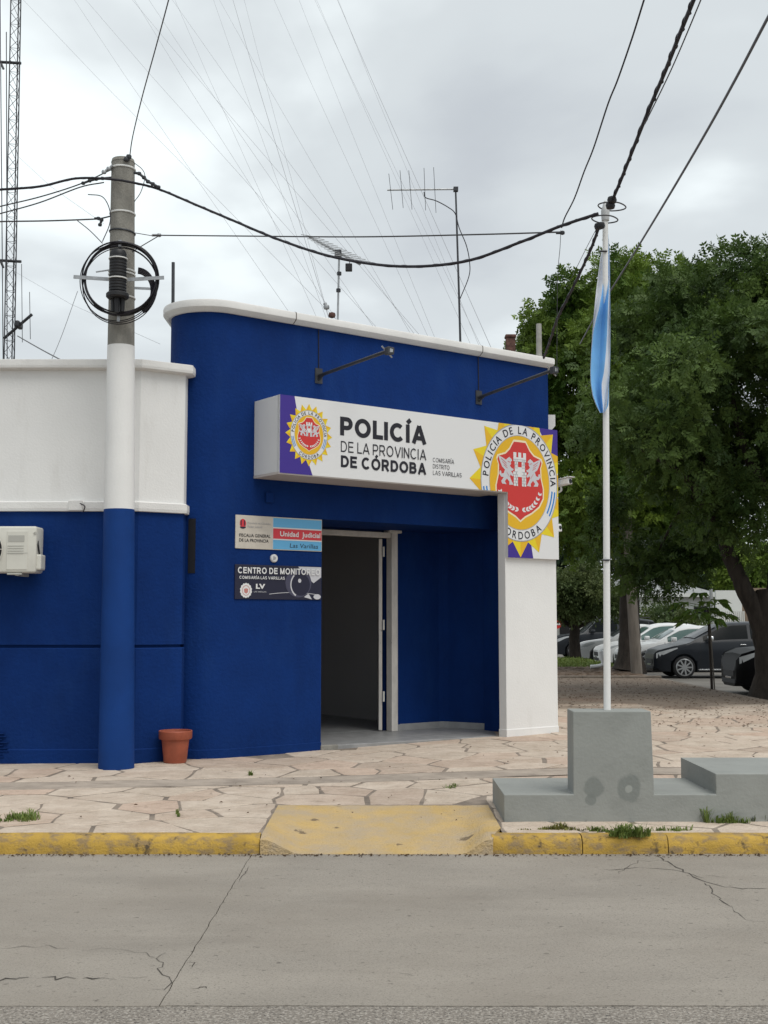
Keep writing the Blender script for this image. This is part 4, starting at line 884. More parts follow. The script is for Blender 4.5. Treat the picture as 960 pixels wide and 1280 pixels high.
# clamps and insulators near the pole head
def hard(name, pts, r, label, mt=None, cat='insulator'):
    m_ = MB(); P = [atY(*p) for p in pts]
    for a, b_ in zip(P[:-1], P[1:]):
        m_.tube([a, b_], r, 8); m_.lathe([(.001, -r * 1.5), (r * 1.4, -r), (r * 1.7, 0), (r * 1.4, r), (.001, r * 1.5)], b_, 10)
    return tag(m_.build(name, mt or m_dsteel, smooth=50), label, cat)
hard('wire_clamp', [(168, 216, 12.1), (174, 217, 12.05), (180, 222, 12.05), (185, 227, 12.02), (191, 230, 12.0), (198, 234, 12.0)], .014, 'dark chain of wire clamps right of the pole head', None, 'clamp')
hard('wire_clamp', [(139, 222, 12.1), (128, 223, 12.1), (120, 224, 12.1), (112, 226, 12.1), (104, 229, 12.1)], .013, 'dark chain of wire clamps left of the pole head', None, 'clamp')
hard('strain_insulator', [(141, 207, 12.15), (136, 211, 12.15), (130, 215, 12.15)], .016, 'stubby grey strain insulator high on the left of the pole', m_steel)
hard('strain_insulator', [(118, 273, 12.2), (123, 273, 12.2), (127, 275, 12.2), (125, 281, 12.2)], .013, 'brown grey shackle insulator on the level wire left of the coil', m_dsteel)
hard('wire_tensioner', [(190, 294, 12.0), (199, 294, 12.0)], .014, 'pale tensioner clamp at the left end of the level wire', m_steel, 'clamp')
hard('pole_top_clamp', [(160, 200, 12.13), (161, 196, 12.13), (158, 199, 12.13)], .018, 'small metal clamp on the rim of the pole top', m_dsteel, 'clamp')
hard('egg_insulator', [(406, 379, 19), (408, 384, 19)], .03, 'small ring insulator hanging on a guy wire over the cornice', m_steel)
hard('egg_insulator', [(411, 393, 19), (415, 394, 19)], .035, 'reddish insulator lying just behind the cornice under a guy wire', m_chim)
hard('wire_tee', [(695, 291, 9.35), (703, 291, 9.35)], .012, 'small bar clamp where the level wire meets the kinked wire', m_dsteel, 'clamp')
# guy wires of the masts
GL = [((220, 0), (308, 198)), ((276, 0), (390, 200)), ((268, 0), (336, 193)), ((292, 0), (352, 200)), ((306, 0), (359, 200)), ((344, 0), (435, 200)), ((375, 0), (455, 200)), ((395, 0), (492, 203)), ((397, 0), (486, 200)), ((423, 0), (511, 200)), ((424, 0), (505, 200)), ((206, 26), (325, 200)), ((203, 41), (337, 198)), ((222, 6), (346, 178)), ((170, 0), (346, 280)), ((95, 0), (280, 270)), ((110, 0), (300, 215)), ((32, 0), (232, 205)), ((35, 205), (130, 280)), ((30, 345), (200, 430))]
for i, ((u0, v0), (u1, v1)) in enumerate(GL):
    k_ = (u1 - u0) / (v1 - v0); ua = u0 + k_ * (-120 - v0); ub = u0 + k_ * (505 - v0)
    if i >= 18: A_, B_ = atY(u0 - 15, v0 - 15 * (v1 - v0) / (u1 - u0), 30), atY(u1, v1, 20)
    else: A_, B_ = atY(ua, -120, 36), atY(ub, 505, 19)
    o = MB().tube([A_, (A_ + B_) / 2 - Vector((0, 0, .10)), B_], .0030 if i not in (3, 9) else .0048, 5).build('guy_wire', m_guy, smooth=60)
    tag(o, 'hair thin guy wire slanting across the cloudy sky above the police roof', 'guy wire', 'guy wires across the sky')

# ================================================================== LATTICE MAST, ANTENNAS, CHIMNEY
mx = atY(16.5, 440, 28); MH = 27
mast = thing('lattice_mast', (mx.x, 28, -.1), 'tall slim lattice radio mast at the left edge of the sky', 'mast')
hw = 6.0 / 1500 * 28; tri = [Vector((-hw, -.08, 0)), Vector((hw, -.02, 0)), Vector((0, .16, 0))]
for p in tri: MB().tube([Vector((mx.x, 28, -.1)) + p, Vector((mx.x - .26, 28, MH)) + p], .015, 6).build('leg', m_dsteel, mast)
mb = MB(); zst = .30; i = 0; z_ = 4.0
while z_ < MH - .4:
    for a_, b_ in ((0, 1), (1, 2), (2, 0)):
        pa, pb = (tri[a_], tri[b_]) if i % 2 else (tri[b_], tri[a_]); sh_ = lambda z: Vector((mx.x - .26 * (z + .1) / MH, 28, z))
        mb.tube([pa + sh_(z_), pb + sh_(z_ + zst)], .0065, 4, cap=False)
        if i % 2 == 0: mb.tube([tri[a_] + sh_(z_), tri[b_] + sh_(z_)], .0055, 4, cap=False)
    z_ += zst; i += 1
tag(mb.build('bracing', m_dsteel, mast), kind='stuff')
for v_ in (79, 327): 
    p = atY(15, v_, 28); m_ = MB(); m_.tube([p + Vector((-.3, 0, .03)), p + Vector((.22, 0, .0))], .035, 6); m_.tube([p + Vector((-.28, 0, .03)), p + Vector((-.2, 0, -.15))], .03, 6); m_.build('guy_bracket', m_dsteel, mast)
for k_, (u_, v0, v1) in enumerate(((3, 130, 452), (8, 190, 452), (27, 330, 428), (37, 365, 424))):
    o = MB().tube([atY(u_ - (3 if k_ == 0 else 0), v0 - (150 if k_ < 2 else 0), 27), atY(u_ + 1, v1, 27)], .012 if k_ < 2 else .008, 5).build('mast_whip' if k_ > 1 else 'mast_feeder', m_dsteel)
    tag(o, ['outer hanging feeder cable left of the lattice mast', 'inner hanging feeder cable left of the lattice mast', 'thin vertical whip aerial just right of the lattice mast', 'short whip aerial at the tilted boom tip by the mast'][k_], ['cable', 'cable', 'aerial', 'aerial'][k_])
t = thing('boom_aerial', atY(22, 405, 27.5), 'tilted boom aerial clamped low on the lattice mast', 'antenna')
MB().tube([atY(5, 423, 27.6), atY(40, 393, 27.4)], .035, 8).build('boom', m_dsteel, t); MB().box((atY(22, 405, 27.5).x - .05, atY(22, 405, 27.5).x + .06), (27.4, 27.75), (atY(22, 405, 27.5).z - .08, atY(22, 405, 27.5).z + .07)).build('clamp', m_dsteel, t, bevel=.03)
t = thing('vertical_pipe', atY(216, 400, 15.5), 'thin dark vertical pipe standing behind the rounded cornice corner', 'pipe')
MB().tube([atY(216, 420, 15.5), atY(216.5, 328, 15.5)], .022, 8).build('shaft', m_dsteel, t, smooth=40)
# yagi with many slanting elements
YA = 17.5; t = thing('yagi_antenna', atY(422, 420, YA), 'low television antenna with many short slanting rods over the roof middle', 'antenna')
MB().tube([atY(421.5, 430, YA), atY(424, 313, YA)], .015, 8).build('mast', m_steel, t, smooth=40)
b0_, b1_ = atY(387, 296, YA + .5), atY(450, 330, YA - .3)
MB().tube([b0_, b1_], .021, 8).build('boom', m_steel, t, smooth=40)
for i in range(13):
    p = b0_.lerp(b1_, .02 + i * .079); w_ = Vector((.62, .45, .045)).normalized() * (.17 + .011 * i)
    MB().tube([p - w_ + Vector((0, 0, .02)), p + w_ + Vector((0, 0, .02))], .006, 5).build('element', m_steel, t)
MB().box((b0_.lerp(b1_, .58).x - .05, b0_.lerp(b1_, .58).x + .05), (YA - .05, YA + .06), (atY(423, 316, YA).z - .06, atY(423, 316, YA).z + .03)).build('clamp', m_dsteel, t)
pe = atY(436, 334, YA - .2); MB().box((pe.x - .05, pe.x + .05), (pe.y - .04, pe.y + .04), (pe.z - .06, pe.z + .05)).build('balun_box', m_black, t, bevel=.01)
MB().tube(curve_pts([b0_.lerp(b1_, .8), atY(437, 330, YA - .2), pe], 4), .006, 5).build('coax', m_cable, t)
for ua, va, ub, vb in ((424, 340, 424, 342), (423, 361, 423, 363)): MB().tube([atY(ua, va, YA), atY(ub, vb + 2, YA)], .034, 8).build('pipe_joint', m_dsteel, t)
YB = 18.5; t = thing('upright_antenna', atY(575, 440, YB), 'tall antenna on a thin mast with level boom and five vertical rods', 'antenna')
MB().tube([atY(576, 450, YB), atY(574, 376, YB), atY(569.5, 236, YB)], [.018, .017, .014], 8).build('mast', m_dsteel, t, smooth=40)
MB().tube([atY(484, 237.5, YB), atY(572, 236.5, YB)], .014, 8).build('boom', m_steel, t, smooth=40)
for ua, va, ub, vb in ((486, 217, 491, 262), (500, 213, 504, 260), (511, 213, 515, 262), (530, 210, 532, 263), (542, 209, 545, 266)):
    MB().tube([atY(ua, va, YB - .02), atY(ub, vb, YB - .02)], .0042, 5).build('element', m_dsteel, t)
MB().box((atY(569.5, 237, YB).x - .035, atY(569.5, 237, YB).x + .04), (YB - .04, YB + .04), (atY(569, 238, YB).z - .015, atY(569, 235, YB).z + .01)).build('clamp', m_dsteel, t)
MB().tube(curve_pts([atY(530, 240, YB), atY(532, 247, YB), atY(545, 251, YB), atY(560, 259, YB), atY(569, 267, YB), atY(574, 285, YB), atY(583, 307, YB), atY(587, 328, YB), atY(586, 346, YB), atY(574, 376, YB)], 6), .008, 6).build('coax', m_cable, t, smooth=60)
cp = atY(638, 430, 19); ch = thing('chimney', (cp.x, 19, ZT), 'short dark brown chimney behind the right end of the cornice', 'chimney')
MB().box((cp.x - .075, cp.x + .075), (18.93, 19.07), (4.2, atY(638, 423, 19).z)).build('stack', m_chim, ch, bevel=.015); MB().box((cp.x - .09, cp.x + .09), (18.91, 19.09), (atY(638, 423, 19).z - .0, atY(638, 419, 19).z)).build('cap', m_chim, ch, bevel=.02)
pp = atY(673.5, 405, 24); t = thing('far_pole', (pp.x, 24, .1), 'pale concrete post half hidden in leaves behind the cornice end', 'pole')
MB().tube([(pp.x, 24, .05), (pp.x, 24, pp.z)], [.10, .055], 10).build('shaft', M('pale_concrete', (.38, .37, .34), .9, .15, 6), t, smooth=40)

# ================================================================== FLAGPOLE, FLAG, MONUMENT
MY = 9.02; mz = .075; mX0, mX1 = .885, 5.2
zt1, zt2, zt3 = atY(640, 993, MY).z, atY(895, 967, MY).z, atY(760, 889, MY).z
yb = 9.95
mon = thing('flagpole_monument', (2.2, MY + .4, mz), 'stepped grey painted concrete flagpole base beside the kerb', 'monument')
m_top = M('monument_top', (.40, .44, .42), .75, .07, 2, .15, 40)
def stepped(x0, x1, y0, y1, z0, z1, name, bev=.008): return MB().box((x0, x1), (y0, y1), (z0, z1)).build(name, m_grey, mon, bevel=bev)
bx0, bx1 = atY(717, 960, MY).x, atY(815, 960, MY).x; rx0 = atY(895, 990, MY).x
bx0b, bx1b = bx0 - .004, bx1 + .014
MF = lambda x, a, z: (x, MY - a, z)
m_grey_bump = None
MB().prism([(mX0, mz), (mX1, mz), (mX1, zt2), (rx0, zt2), (rx0, zt1), (bx1b, zt1), (bx1, zt3), (bx0, zt3), (bx0b, zt1), (mX0, zt1)], -.28, 0, MF).build('stepped_wall', m_grey, mon, bevel=.007)
MB().box((mX0 + .001, rx0 + .05), (MY + .28, yb), (mz, zt1 - .001)).build('plinth', m_grey, mon)
MB().box((rx0 + .001, mX1), (MY + .28, yb + .12), (mz, zt2 - .001)).build('step_block', m_grey, mon)
for u_, v_, r_, k_ in ((742, 985, .085, 1), (738, 1000, .05, 1), (786, 985, .105, 1), (886, 985, .06, .8)):
    spot(m_grey, tuple(atY(u_, v_, MY)), r_, (.17, .185, .175), .75 * k_)
spot(m_grey, tuple(atY(786, 986, MY)), .030, (.30, .315, .295), .9)
fpx = atY(759, 887, MY + .14).x; fz1 = atY(757, 262, MY + .14).z
fp = thing('flagpole', (fpx, MY + .14, zt3), 'slim white flagpole standing on the grey block', 'flagpole')
ftx = atY(756.5, 262, MY + .14).x
MB().tube([(fpx, MY + .14, zt3 - .01), (ftx, MY + .14, fz1)], [.027, .021], 14).build('shaft', m_white, fp, smooth=40)
MB().lathe([(.001, -.09), (.030, -.09), (.034, -.02), (.030, 0), (.022, .02), (.014, .06), (.001, .075)], (ftx, MY + .14, fz1), 14).build('finial', M('grey_cap', (.45, .46, .46), .5), fp, smooth=40)
for u_, v_, w_ in ((754, 314, .01), (757, 700, .004)):
    p = atY(u_, v_, MY + .11); MB().tube([p + Vector((-.03, 0, 0)), p + Vector((.03, 0, 0))], .008, 6).build('cleat', m_dsteel, fp)
t = MB()
for cu, cv, au, av in ((765, 258, 34, 9), (756, 274, 32, 8)):
    t.tube([atY(cu + au * math.cos(a) * .5 * (1 + .12 * math.sin(a * 2)), cv + av * math.sin(a) * .62, MY + .12 + .1 * math.sin(a)) for a in [2 * PI * i / 28 for i in range(28)]], .0055, 6, closed=True)
tag(t.build('wire_loop', m_wire, smooth=60), 'pair of oval bare wire loops tied round the flagpole tip', 'wire')
hard('cable_clamp', [(762, 247, 8.85), (765, 250, 8.85), (763, 257, 8.88)], .022, 'black lump of clamp on the thick cable at the flagpole tip', m_black, 'clamp')
hard('cable_clamp', [(750, 280, 9.0), (748, 283, 9.02), (751, 282, 9.0)], .020, 'black lump of clamp just left of the flagpole under its tip', m_black, 'clamp')
m_fb = M('flag_blue', (.22, .52, .88), .8, .06, 8); m_fw = M('flag_white', (.78, .80, .84), .8, .04, 8)
rows = [(288, [757, 757.5, 758, 758.3, 758.8, 759.2, 759.6]), (300, [756, 757, 758, 759, 760, 760.5, 761]), (318, [751, 752.5, 755, 757, 761, 761.8, 762.2]), (340, [748, 749.5, 755, 757, 761.5, 762.2, 762.6]), (365, [745, 746.5, 752.5, 755.5, 761, 762.5, 762.8]),
        (385, [743, 744, 749, 754, 760, 762.5, 763]), (400, [741.6, 742.2, 745, 752, 759.5, 762.6, 763]), (415, [740.4, 740.8, 741.6, 751, 759, 762.8, 763.1]), (440, [738.8, 739, 739.4, 750, 757.5, 762.6, 763]), (465, [737.8, 738, 738.4, 748.5, 755, 762, 762.4]),
        (480, [738.3, 738.6, 739, 748, 752, 760.5, 761.2]), (495, [740.5, 741, 741.5, 748.5, 752.5, 758.5, 761]), (507, [745, 745.4, 746, 750, 753.5, 757, 760.5]), (516, [749.6, 750, 750.4, 752, 754, 754.5, 755])]
zig = [0, .035, -.03, .045, -.035, .03, -.01]
def flagpt(v_, j_):
    for (va, A1), (vb, B1) in zip(rows[:-1], rows[1:]):
        if va <= v_ <= vb:
            t_ = (v_ - va) / (vb - va); i_ = int(min(j_, 5.999)); f_ = j_ - i_
            X = [a + (b - a) * t_ for a, b in zip(A1, B1)]; f2 = smooth(f_)
            u_ = X[i_] + (X[i_ + 1] - X[i_]) * f_; yy = zig[i_] + (zig[i_ + 1] - zig[i_]) * f2
            return atY(u_, v_, MY + .205 - .135 * smooth((v_ - 330) / 60) + yy * smooth((v_ - 286) / 80) + .006 * math.sin(v_ * .07 + j_) + .009 * math.sin(v_ * .045 + j_ * 3.1) * smooth((v_ - 320) / 60))
V = []; nv, nj = 60, 24
for i in range(nv + 1):
    for j in range(nj + 1): V.append(flagpt(288 + (516 - 288) * i / nv, 6 * j / nj))
fl = MB(); fl.add(V, [(i * (nj + 1) + j, i * (nj + 1) + j + 1, (i + 1) * (nj + 1) + j + 1, (i + 1) * (nj + 1) + j) for i in range(nv) for j in range(nj)])
fl.m = [(0 if (2 <= j * 6 / nj < 4 or j * 6 / nj >= 5.5) else 1) for i in range(nv) for j in range(nj)]
tag(fl.build('flag', [m_fb, m_fw], smooth=70, fix=False), 'limp light blue and white striped flag hanging folded on the flagpole', 'flag')

# ================================================================== PLANTS
m_leafA = M('leaf_green', (.042, .090, .011), .6, 0, .7, col2=(.17, .245, .036), spec=.25); m_leafB = M('leaf_deep', (.028, .060, .012), .6, 0, .8, col2=(.105, .165, .034), spec=.3)
m_leafC = M('leaf_dull', (.045, .075, .022), .6, 0, .8, col2=(.10, .125, .040), spec=.25); m_leafD = M('leaf_willow', (.035, .065, .035), .6, 0, .6, col2=(.06, .095, .055), spec=.25)
m_bark = M('bark', (.032, .025, .020), .95, .35, 9, .9, 22, stretch=(1, 1, .3)); m_barkp = M('bark_post', (.15, .13, .11), .95, .25, 7, .5, 30, stretch=(1, 1, .2))
m_grass = M('grass_blade', (.085, .145, .025), .6, 0, 14, col2=(.20, .25, .06)); m_dry = M('dry_stalk', (.20, .12, .06), .8, .3, 30)
for m_ in (m_leafA, m_leafB, m_leafC, m_leafD, m_grass, m_fb, m_fw):    # thin leaves let some light through
    t_, p_ = nodes_of(m_); tr = t_.nodes.new('ShaderNodeBsdfTranslucent'); mx_ = t_.nodes.new('ShaderNodeMixShader'); mx_.inputs[0].default_value = .25
    src = p_.inputs['Base Color'].links[0].from_socket; t_.links.new(src, tr.inputs[0])
    o_ = t_.nodes['Material Output']; t_.links.new(p_.outputs[0], mx_.inputs[1]); t_.links.new(tr.outputs[0], mx_.inputs[2]); t_.links.new(mx_.outputs[0], o_.inputs[0])
def unit(a): return a / np.linalg.norm(a, axis=1, keepdims=True)
def crown(name, mat, parent, lobes, n_clump, n_leaf, clump_r, leaf_len, leaflets=7, droop=.35, width=.24):
    V0 = []
    tot = sum(r[0] * r[1] * r[2] for c, r in lobes)
    cl = []
    for c, r in lobes:
        k_ = max(3, int(n_clump * r[0] * r[1] * r[2] / tot))
        d = unit(RNG.normal(size=(k_, 3))); rr = RNG.uniform(.25, 1, size=(k_, 1)) ** .33
        cl.append(np.array(c) + d * rr * np.array(r))
    cl = np.concatenate(cl)
    base = []; axis = []
    for c in cl:
        R = clump_r * RNG.uniform(.6, 1.3); k_ = int(n_leaf * RNG.uniform(.6, 1.3))
        d = unit(RNG.normal(size=(k_, 3)) + np.array([0, 0, .25])); rad_ = R * RNG.uniform(.25, 1, size=(k_, 1)) ** .6
        base.append(c + d * rad_ * np.array([1.1, 1.1, .75])); axis.append(d * .9 + RNG.normal(size=(k_, 3)) * .55 + np.array([0, 0, -droop]))
    base = np.concatenate(base); axis = unit(np.concatenate(axis)); n = len(base)
    side = unit(np.cross(axis, RNG.normal(size=(n, 3)))); L_ = leaf_len * RNG.uniform(.7, 1.3, size=(n, 1))
    quads = []
    for k_ in range(leaflets):
        if k_ == leaflets - 1: p0_ = base + axis * L_ * 2.1; dv = axis
        else:
            h = k_ // 2; sg = 1 if k_ % 2 else -1
            p0_ = base + axis * L_ * (.5 + .6 * h); dv = unit(axis * .65 + side * sg * .8)
        nm = np.cross(axis, side); dv = unit(dv + nm * RNG.normal(size=(n, 1)) * .25 + np.array([0, 0, -.15]))
        wv = unit(np.cross(dv, nm)) * L_ * width
        a = p0_; b = p0_ + dv * L_ * .5 + wv; c = p0_ + dv * L_; e_ = p0_ + dv * L_ * .5 - wv
        quads.append(np.stack([a, b, c, e_], 1))
    Q = np.concatenate(quads).reshape(-1, 3); nf = len(Q) // 4
    o0 = origin(parent); Q = Q - np.array(o0)
    me = bpy.data.meshes.new(name); me.vertices.add(len(Q)); me.vertices.foreach_set('co', Q.astype(np.float32).ravel())
    me.loops.add(nf * 4); me.loops.foreach_set('vertex_index', np.arange(nf * 4, dtype=np.int32)); me.polygons.add(nf)
    me.polygons.foreach_set('loop_start', np.arange(0, nf * 4, 4, dtype=np.int32)); me.update(calc_edges=True)
    me.materials.append(mat); o = bpy.data.objects.new(name, me); COL.objects.link(o); o.parent = parent; return o
def limb(mb, pts, r0, r1, n=10, wob=.0, flare=False):
    P = curve_pts(pts, 5); m_ = len(P)
    mb.tube([p + Vector((random.uniform(-wob, wob), random.uniform(-wob, wob), 0)) for p in P], [(r0 + (r1 - r0) * i / (m_ - 1)) * (1 + (.45 * max(0, 1 - i / 4) if flare else 0)) for i in range(m_)], n)
# near dark tree, forked
tb_ = atz(964, 872, .1); TB = thing('forked_tree', tb_, 'big dark tree with forked trunk at the right edge, before the parked cars', 'tree')
mb = MB(); D = tb_.y
limb(mb, [tb_, atY(962, 835, D), atY(960, 800, D), atY(957, 765, D), atY(957, 738, D)], .31, .19, 14, .01, True); limb(mb, [atY(958, 812, D), atY(948, 772, D), atY(929, 733, D), atY(909, 687, D + .1), atY(898, 640, D + .2), atY(880, 560, D + .6), atY(850, 470, D + 1)], .22, .06, 12, .015)
limb(mb, [atY(961, 812, D), atY(964, 770, D), atY(968, 730, D), atY(971, 680, D - .1), atY(975, 600, D - .2), atY(985, 480, D)], .22, .05, 12, .015)
limb(mb, [atY(888, 600, D + .4), atY(850, 640, D + 1.6), atY(822, 690, D + 2)], .07, .02, 6); limb(mb, [atY(893, 650, D + .2), atY(860, 600, D - .3), atY(800, 560, D - .5)], .12, .03, 8); limb(mb, [atY(970, 640, D), atY(930, 560, D - .6), atY(910, 470, D - .8)], .13, .03, 8); limb(mb, [atY(975, 600, D), atY(1040, 540, D + .3)], .14, .04, 8)
mb.build('trunk', m_bark, TB, smooth=60)
P_ = lambda u, v, Y: tuple(atY(u, v, Y))
crown('crown', m_leafB, TB, [(P_(965, 440, D + .3), (3.3, 2.6, 2.0)), (P_(880, 520, D), (1.7, 1.8, 1.5)), (P_(930, 560, D - 1), (2.3, 1.6, .9)), (P_(1050, 560, D), (2.2, 2, 1.3)), (P_(925, 395, D + .8), (1.8, 1.8, 1.4)), (P_(860, 600, D + .6), (1.0, 1.2, .65)), ((4.9, 22.5, 5.7), (1.5, 2.4, 1.1)), ((9.5, 20, 6.8), (3.2, 3.0, 1.7)), (P_(930, 615, D + 1.2), (1.3, 1.3, .7)), (P_(985, 620, D + 1), (1.3, 1.3, .8)), (P_(900, 640, D - .8), (.8, .8, .55)), (P_(955, 650, D - .6), (.7, .8, .5)), (P_(822, 680, D + 2), (.75, .8, .60)), (P_(815, 716, D + 2.3), (.34, .4, .36)), (P_(848, 690, D + 1.8), (.55, .6, .45)), (P_(770, 650, D + 2.2), (.8, .8, .6))], 240, 120, .50, .092, leaflets=9)
# tall brighter tree behind
ta_ = atz(787, 839, .1); TA = thing('broad_tree', ta_, 'tall yellow green tree behind the flag with its trunk between the white cars', 'tree')
mb = MB(); D2 = ta_.y
limb(mb, [ta_, atY(787, 810, D2), atY(787, 780, D2), atY(786, 700, D2), atY(780, 620, D2)], .36, .24, 14, .012, True); limb(mb, [atY(783, 690, D2), atY(750, 600, D2), atY(720, 500, D2)], .20, .05, 8); limb(mb, [atY(782, 660, D2), atY(800, 560, D2), atY(810, 430, D2)], .22, .05, 8); limb(mb, [atY(784, 680, D2), atY(830, 600, D2 - .5), atY(860, 540, D2 - 1)], .16, .05, 8)
mb.build('trunk', m_bark, TA, smooth=60)
crown('crown', m_leafA, TA, [(P_(775, 455, D2), (2.7, 2.6, 2.7)), (P_(715, 480, D2), (1.25, 1.7, 2.5)), (P_(845, 430, D2), (1.9, 2.0, 2.1)), (P_(760, 600, D2 - .4), (2.0, 2.0, 1.9)), (P_(690, 430, D2 + .2), (.75, 1, .9)), (P_(830, 620, D2 - .6), (1.8, 1.6, 1.6)), (P_(720, 630, D2), (1.1, 1.4, 1.3)), (P_(686, 440, D2), (.7, 1, 1.0)), (P_(700, 390, D2), (1.0, 1.2, 1.0)), (P_(684, 395, D2 + .4), (.55, .9, .7)), (P_(800, 360, D2), (1.5, 1.5, .9))], 300, 115, .60, .125, leaflets=9)
# small verge tree left
tv_ = atz(719, 824, .1); TV = thing('verge_tree', tv_, 'small spreading olive green tree on the grass verge behind the white pier', 'tree')
mb = MB(); D3 = tv_.y
limb(mb, [tv_, atY(718, 800, D3), atY(719, 780, D3)], .24, .18, 10, .01)
for u_, v_ in ((700, 745), (715, 735), (738, 748), (752, 760), (690, 760)): limb(mb, [atY(719, 785, D3), atY((719 + u_) / 2, (785 + v_) / 2 + 4, D3), atY(u_, v_, D3)], .11, .03, 7)
mb.build('trunk', m_bark, TV, smooth=60)
crown('crown', m_leafC, TV, [(P_(720, 738, D3), (1.6, 1.5, 1.0)), (P_(745, 752, D3), (1.1, 1.2, .55)), (P_(700, 748, D3), (.9, 1.0, .7))], 75, 80, .42, .13, leaflets=5)
# far trees
far = [('weeping_tree', 'dull blue green drooping tree far behind the house roof', m_leafD, 868, 790, 75, [((868, 695), (2.6, 2, 2.4)), ((850, 720), (1.6, 1.5, 1.3)), ((882, 712), (1.4, 1.2, 1.5))]),
       ('far_tree', 'yellowish distant tree seen through the fork of the dark trunk', m_leafA, 940, 790, 70, [((940, 722), (1.7, 1.5, 1.7)), ((925, 738), (1.2, 1.2, .8))]),
       ('far_tree', 'distant rounded tree behind the small verge tree', m_leafC, 745, 800, 78, [((745, 715), (3.2, 2.5, 2.8)), ((715, 735), (2.4, 2, 1.8))]),
       ('far_tree', 'deep green distant tree left above the dark car', m_leafD, 690, 800, 74, [((690, 700), (3.0, 2, 3.0)), ((670, 660), (2.4, 2, 2.4))])]
for nm, lb, mt, u_, v_, Y_, lobes in far:
    b_ = atY(u_, v_, Y_); t = thing(nm, (b_.x, Y_, -.1), lb, 'tree'); mb = MB(); c0 = atY(*lobes[0][0], Y_)
    limb(mb, [(b_.x, Y_, -.1), (b_.x + .1, Y_, c0.z * .5), c0], .22, .06, 8); mb.build('trunk', m_bark, t, smooth=60)
    crown('crown', mt, t, [(P_(u2, v2, Y_), r_) for (u2, v2), r_ in lobes], 40, 70, .8, .28, leaflets=5, droop=.6)
# sapling with big hand-shaped leaves and a stake
sb = atz(890, 863, .12); sp = thing('sapling', sb, 'young staked sapling with big hand shaped leaves before the dark grey car', 'sapling')
mb = MB(); limb(mb, [sb, atY(888, 820, sb.y), atY(886, 790, sb.y), atY(885, 760, sb.y)], .030, .016, 8); mb.build('stem', m_bark, sp, smooth=60)
mb = MB(); mb.tube([sb + Vector((.07, .05, 0)), sb + Vector((.0, .05, 1.5))], .016, 6); mb.build('stake', m_barkp, sp)
m_sap = M('sapling_leaf', (.085, .165, .025), .5, 0, 3, col2=(.17, .27, .045), spec=.35)
def palm_leaf(o, dr, size):
    dr = Vector(dr).normalized(); sd = dr.cross(Vector((0, 0, 1))).normalized(); m_ = MB()
    for a in (-75, -45, -18, 12, 42, 72):
        w = math.radians(a); d_ = (dr * math.cos(w) + sd * math.sin(w)); L_ = size * (1 - abs(a) / 200); n_ = Vector((-d_.y, d_.x, 0)).normalized()
        p1 = o + d_ * L_ * .55 + Vector((0, 0, .02)); p2 = o + d_ * L_ * .9 + Vector((0, 0, -.5 * L_ * random.uniform(.0, 1)))
        m_.add([o, p1 + n_ * L_ * .15, p2, p1 - n_ * L_ * .15], [(0, 1, 2), (0, 2, 3)])
    return m_
tp = atY(885, 765, sb.y)
for i in range(22):
    a = i * 2.4; up = random.uniform(-.1, .45); st0 = tp + Vector((0, 0, random.uniform(-.25, .12))); rr_ = random.uniform(.15, .62)
    o_ = st0 + Vector((math.cos(a) * rr_ - (.05 if i % 3 else .2), math.sin(a) * rr_, up * .8))
    m_ = palm_leaf(o_, (math.cos(a), math.sin(a), -.25), random.uniform(.30, .46)); m_.tube([st0, o_], .006, 4)
    m_.build('leaf', m_sap, sp, fix=False)
# verge post and bent pipe
pb_ = atz(796, 842, .1); t = thing('wooden_post', pb_, 'slim leaning grey post right in front of the broad tree trunk', 'post')
MB().tube([pb_, atY(786, 690, pb_.y), atY(783, 620, pb_.y)], [.16, .135, .12], 10).build('shaft', m_barkp, t, smooth=40)
wpb = atz(752, 836, .11); t = thing('bent_pipe', wpb, 'white bent pipe lying on the verge left of the flagpole', 'pipe')
MB().tube(curve_pts([atY(738, 833.5, wpb.y), atY(749, 832.5, wpb.y), atY(753.5, 830, wpb.y), atY(753, 825, wpb.y), atY(751, 814, wpb.y)], 5), .06, 8).build('tube', p_white, t, smooth=50)

def blades(n, cx, cy, rx, ry, h, z0, mat, name, label, w=.006, cat='grass', kind=None, lean=.6):
    V = []; Fc = []; seeds_ = [(random.gauss(0, .45), random.gauss(0, .45), random.uniform(.3, 1.2)) for _ in range(max(3, n // 14))]
    for i in range(n):
        sx_, sy_, sh_ = random.choice(seeds_); x = cx + rx * (sx_ + random.gauss(0, .10)); y = cy + ry * (sy_ + random.gauss(0, .12))
        if kind: x = cx + rx * random.uniform(-1, 1); y = cy + ry * random.uniform(-1, 1)
        hh = h * sh_ * random.uniform(.3, 1.0); b_ = random.uniform(0, 2 * PI); l_ = hh * lean * random.uniform(.3, 1.6); lx, ly = math.cos(b_) * l_, math.sin(b_) * l_
        zz_ = z0; ww_ = w * random.uniform(.5, 1.2); wx, wy = -math.sin(b_) * ww_, math.cos(b_) * ww_; k_ = len(V)
        V += [(x - wx, y - wy, zz_ - .005), (x + wx, y + wy, zz_ - .005), (x + lx * .45 + wx * .7, y + ly * .45 + wy * .7, zz_ + hh * .75), (x + lx * .45 - wx * .7, y + ly * .45 - wy * .7, zz_ + hh * .75), (x + lx, y + ly, zz_ + hh * .9)]
        Fc += [(k_, k_ + 1, k_ + 2, k_ + 3), (k_ + 3, k_ + 2, k_ + 4)]
    m_ = MB(); m_.add(V, Fc); o = m_.build(name, mat, fix=False); tag(o, label, cat, kind=kind); return o
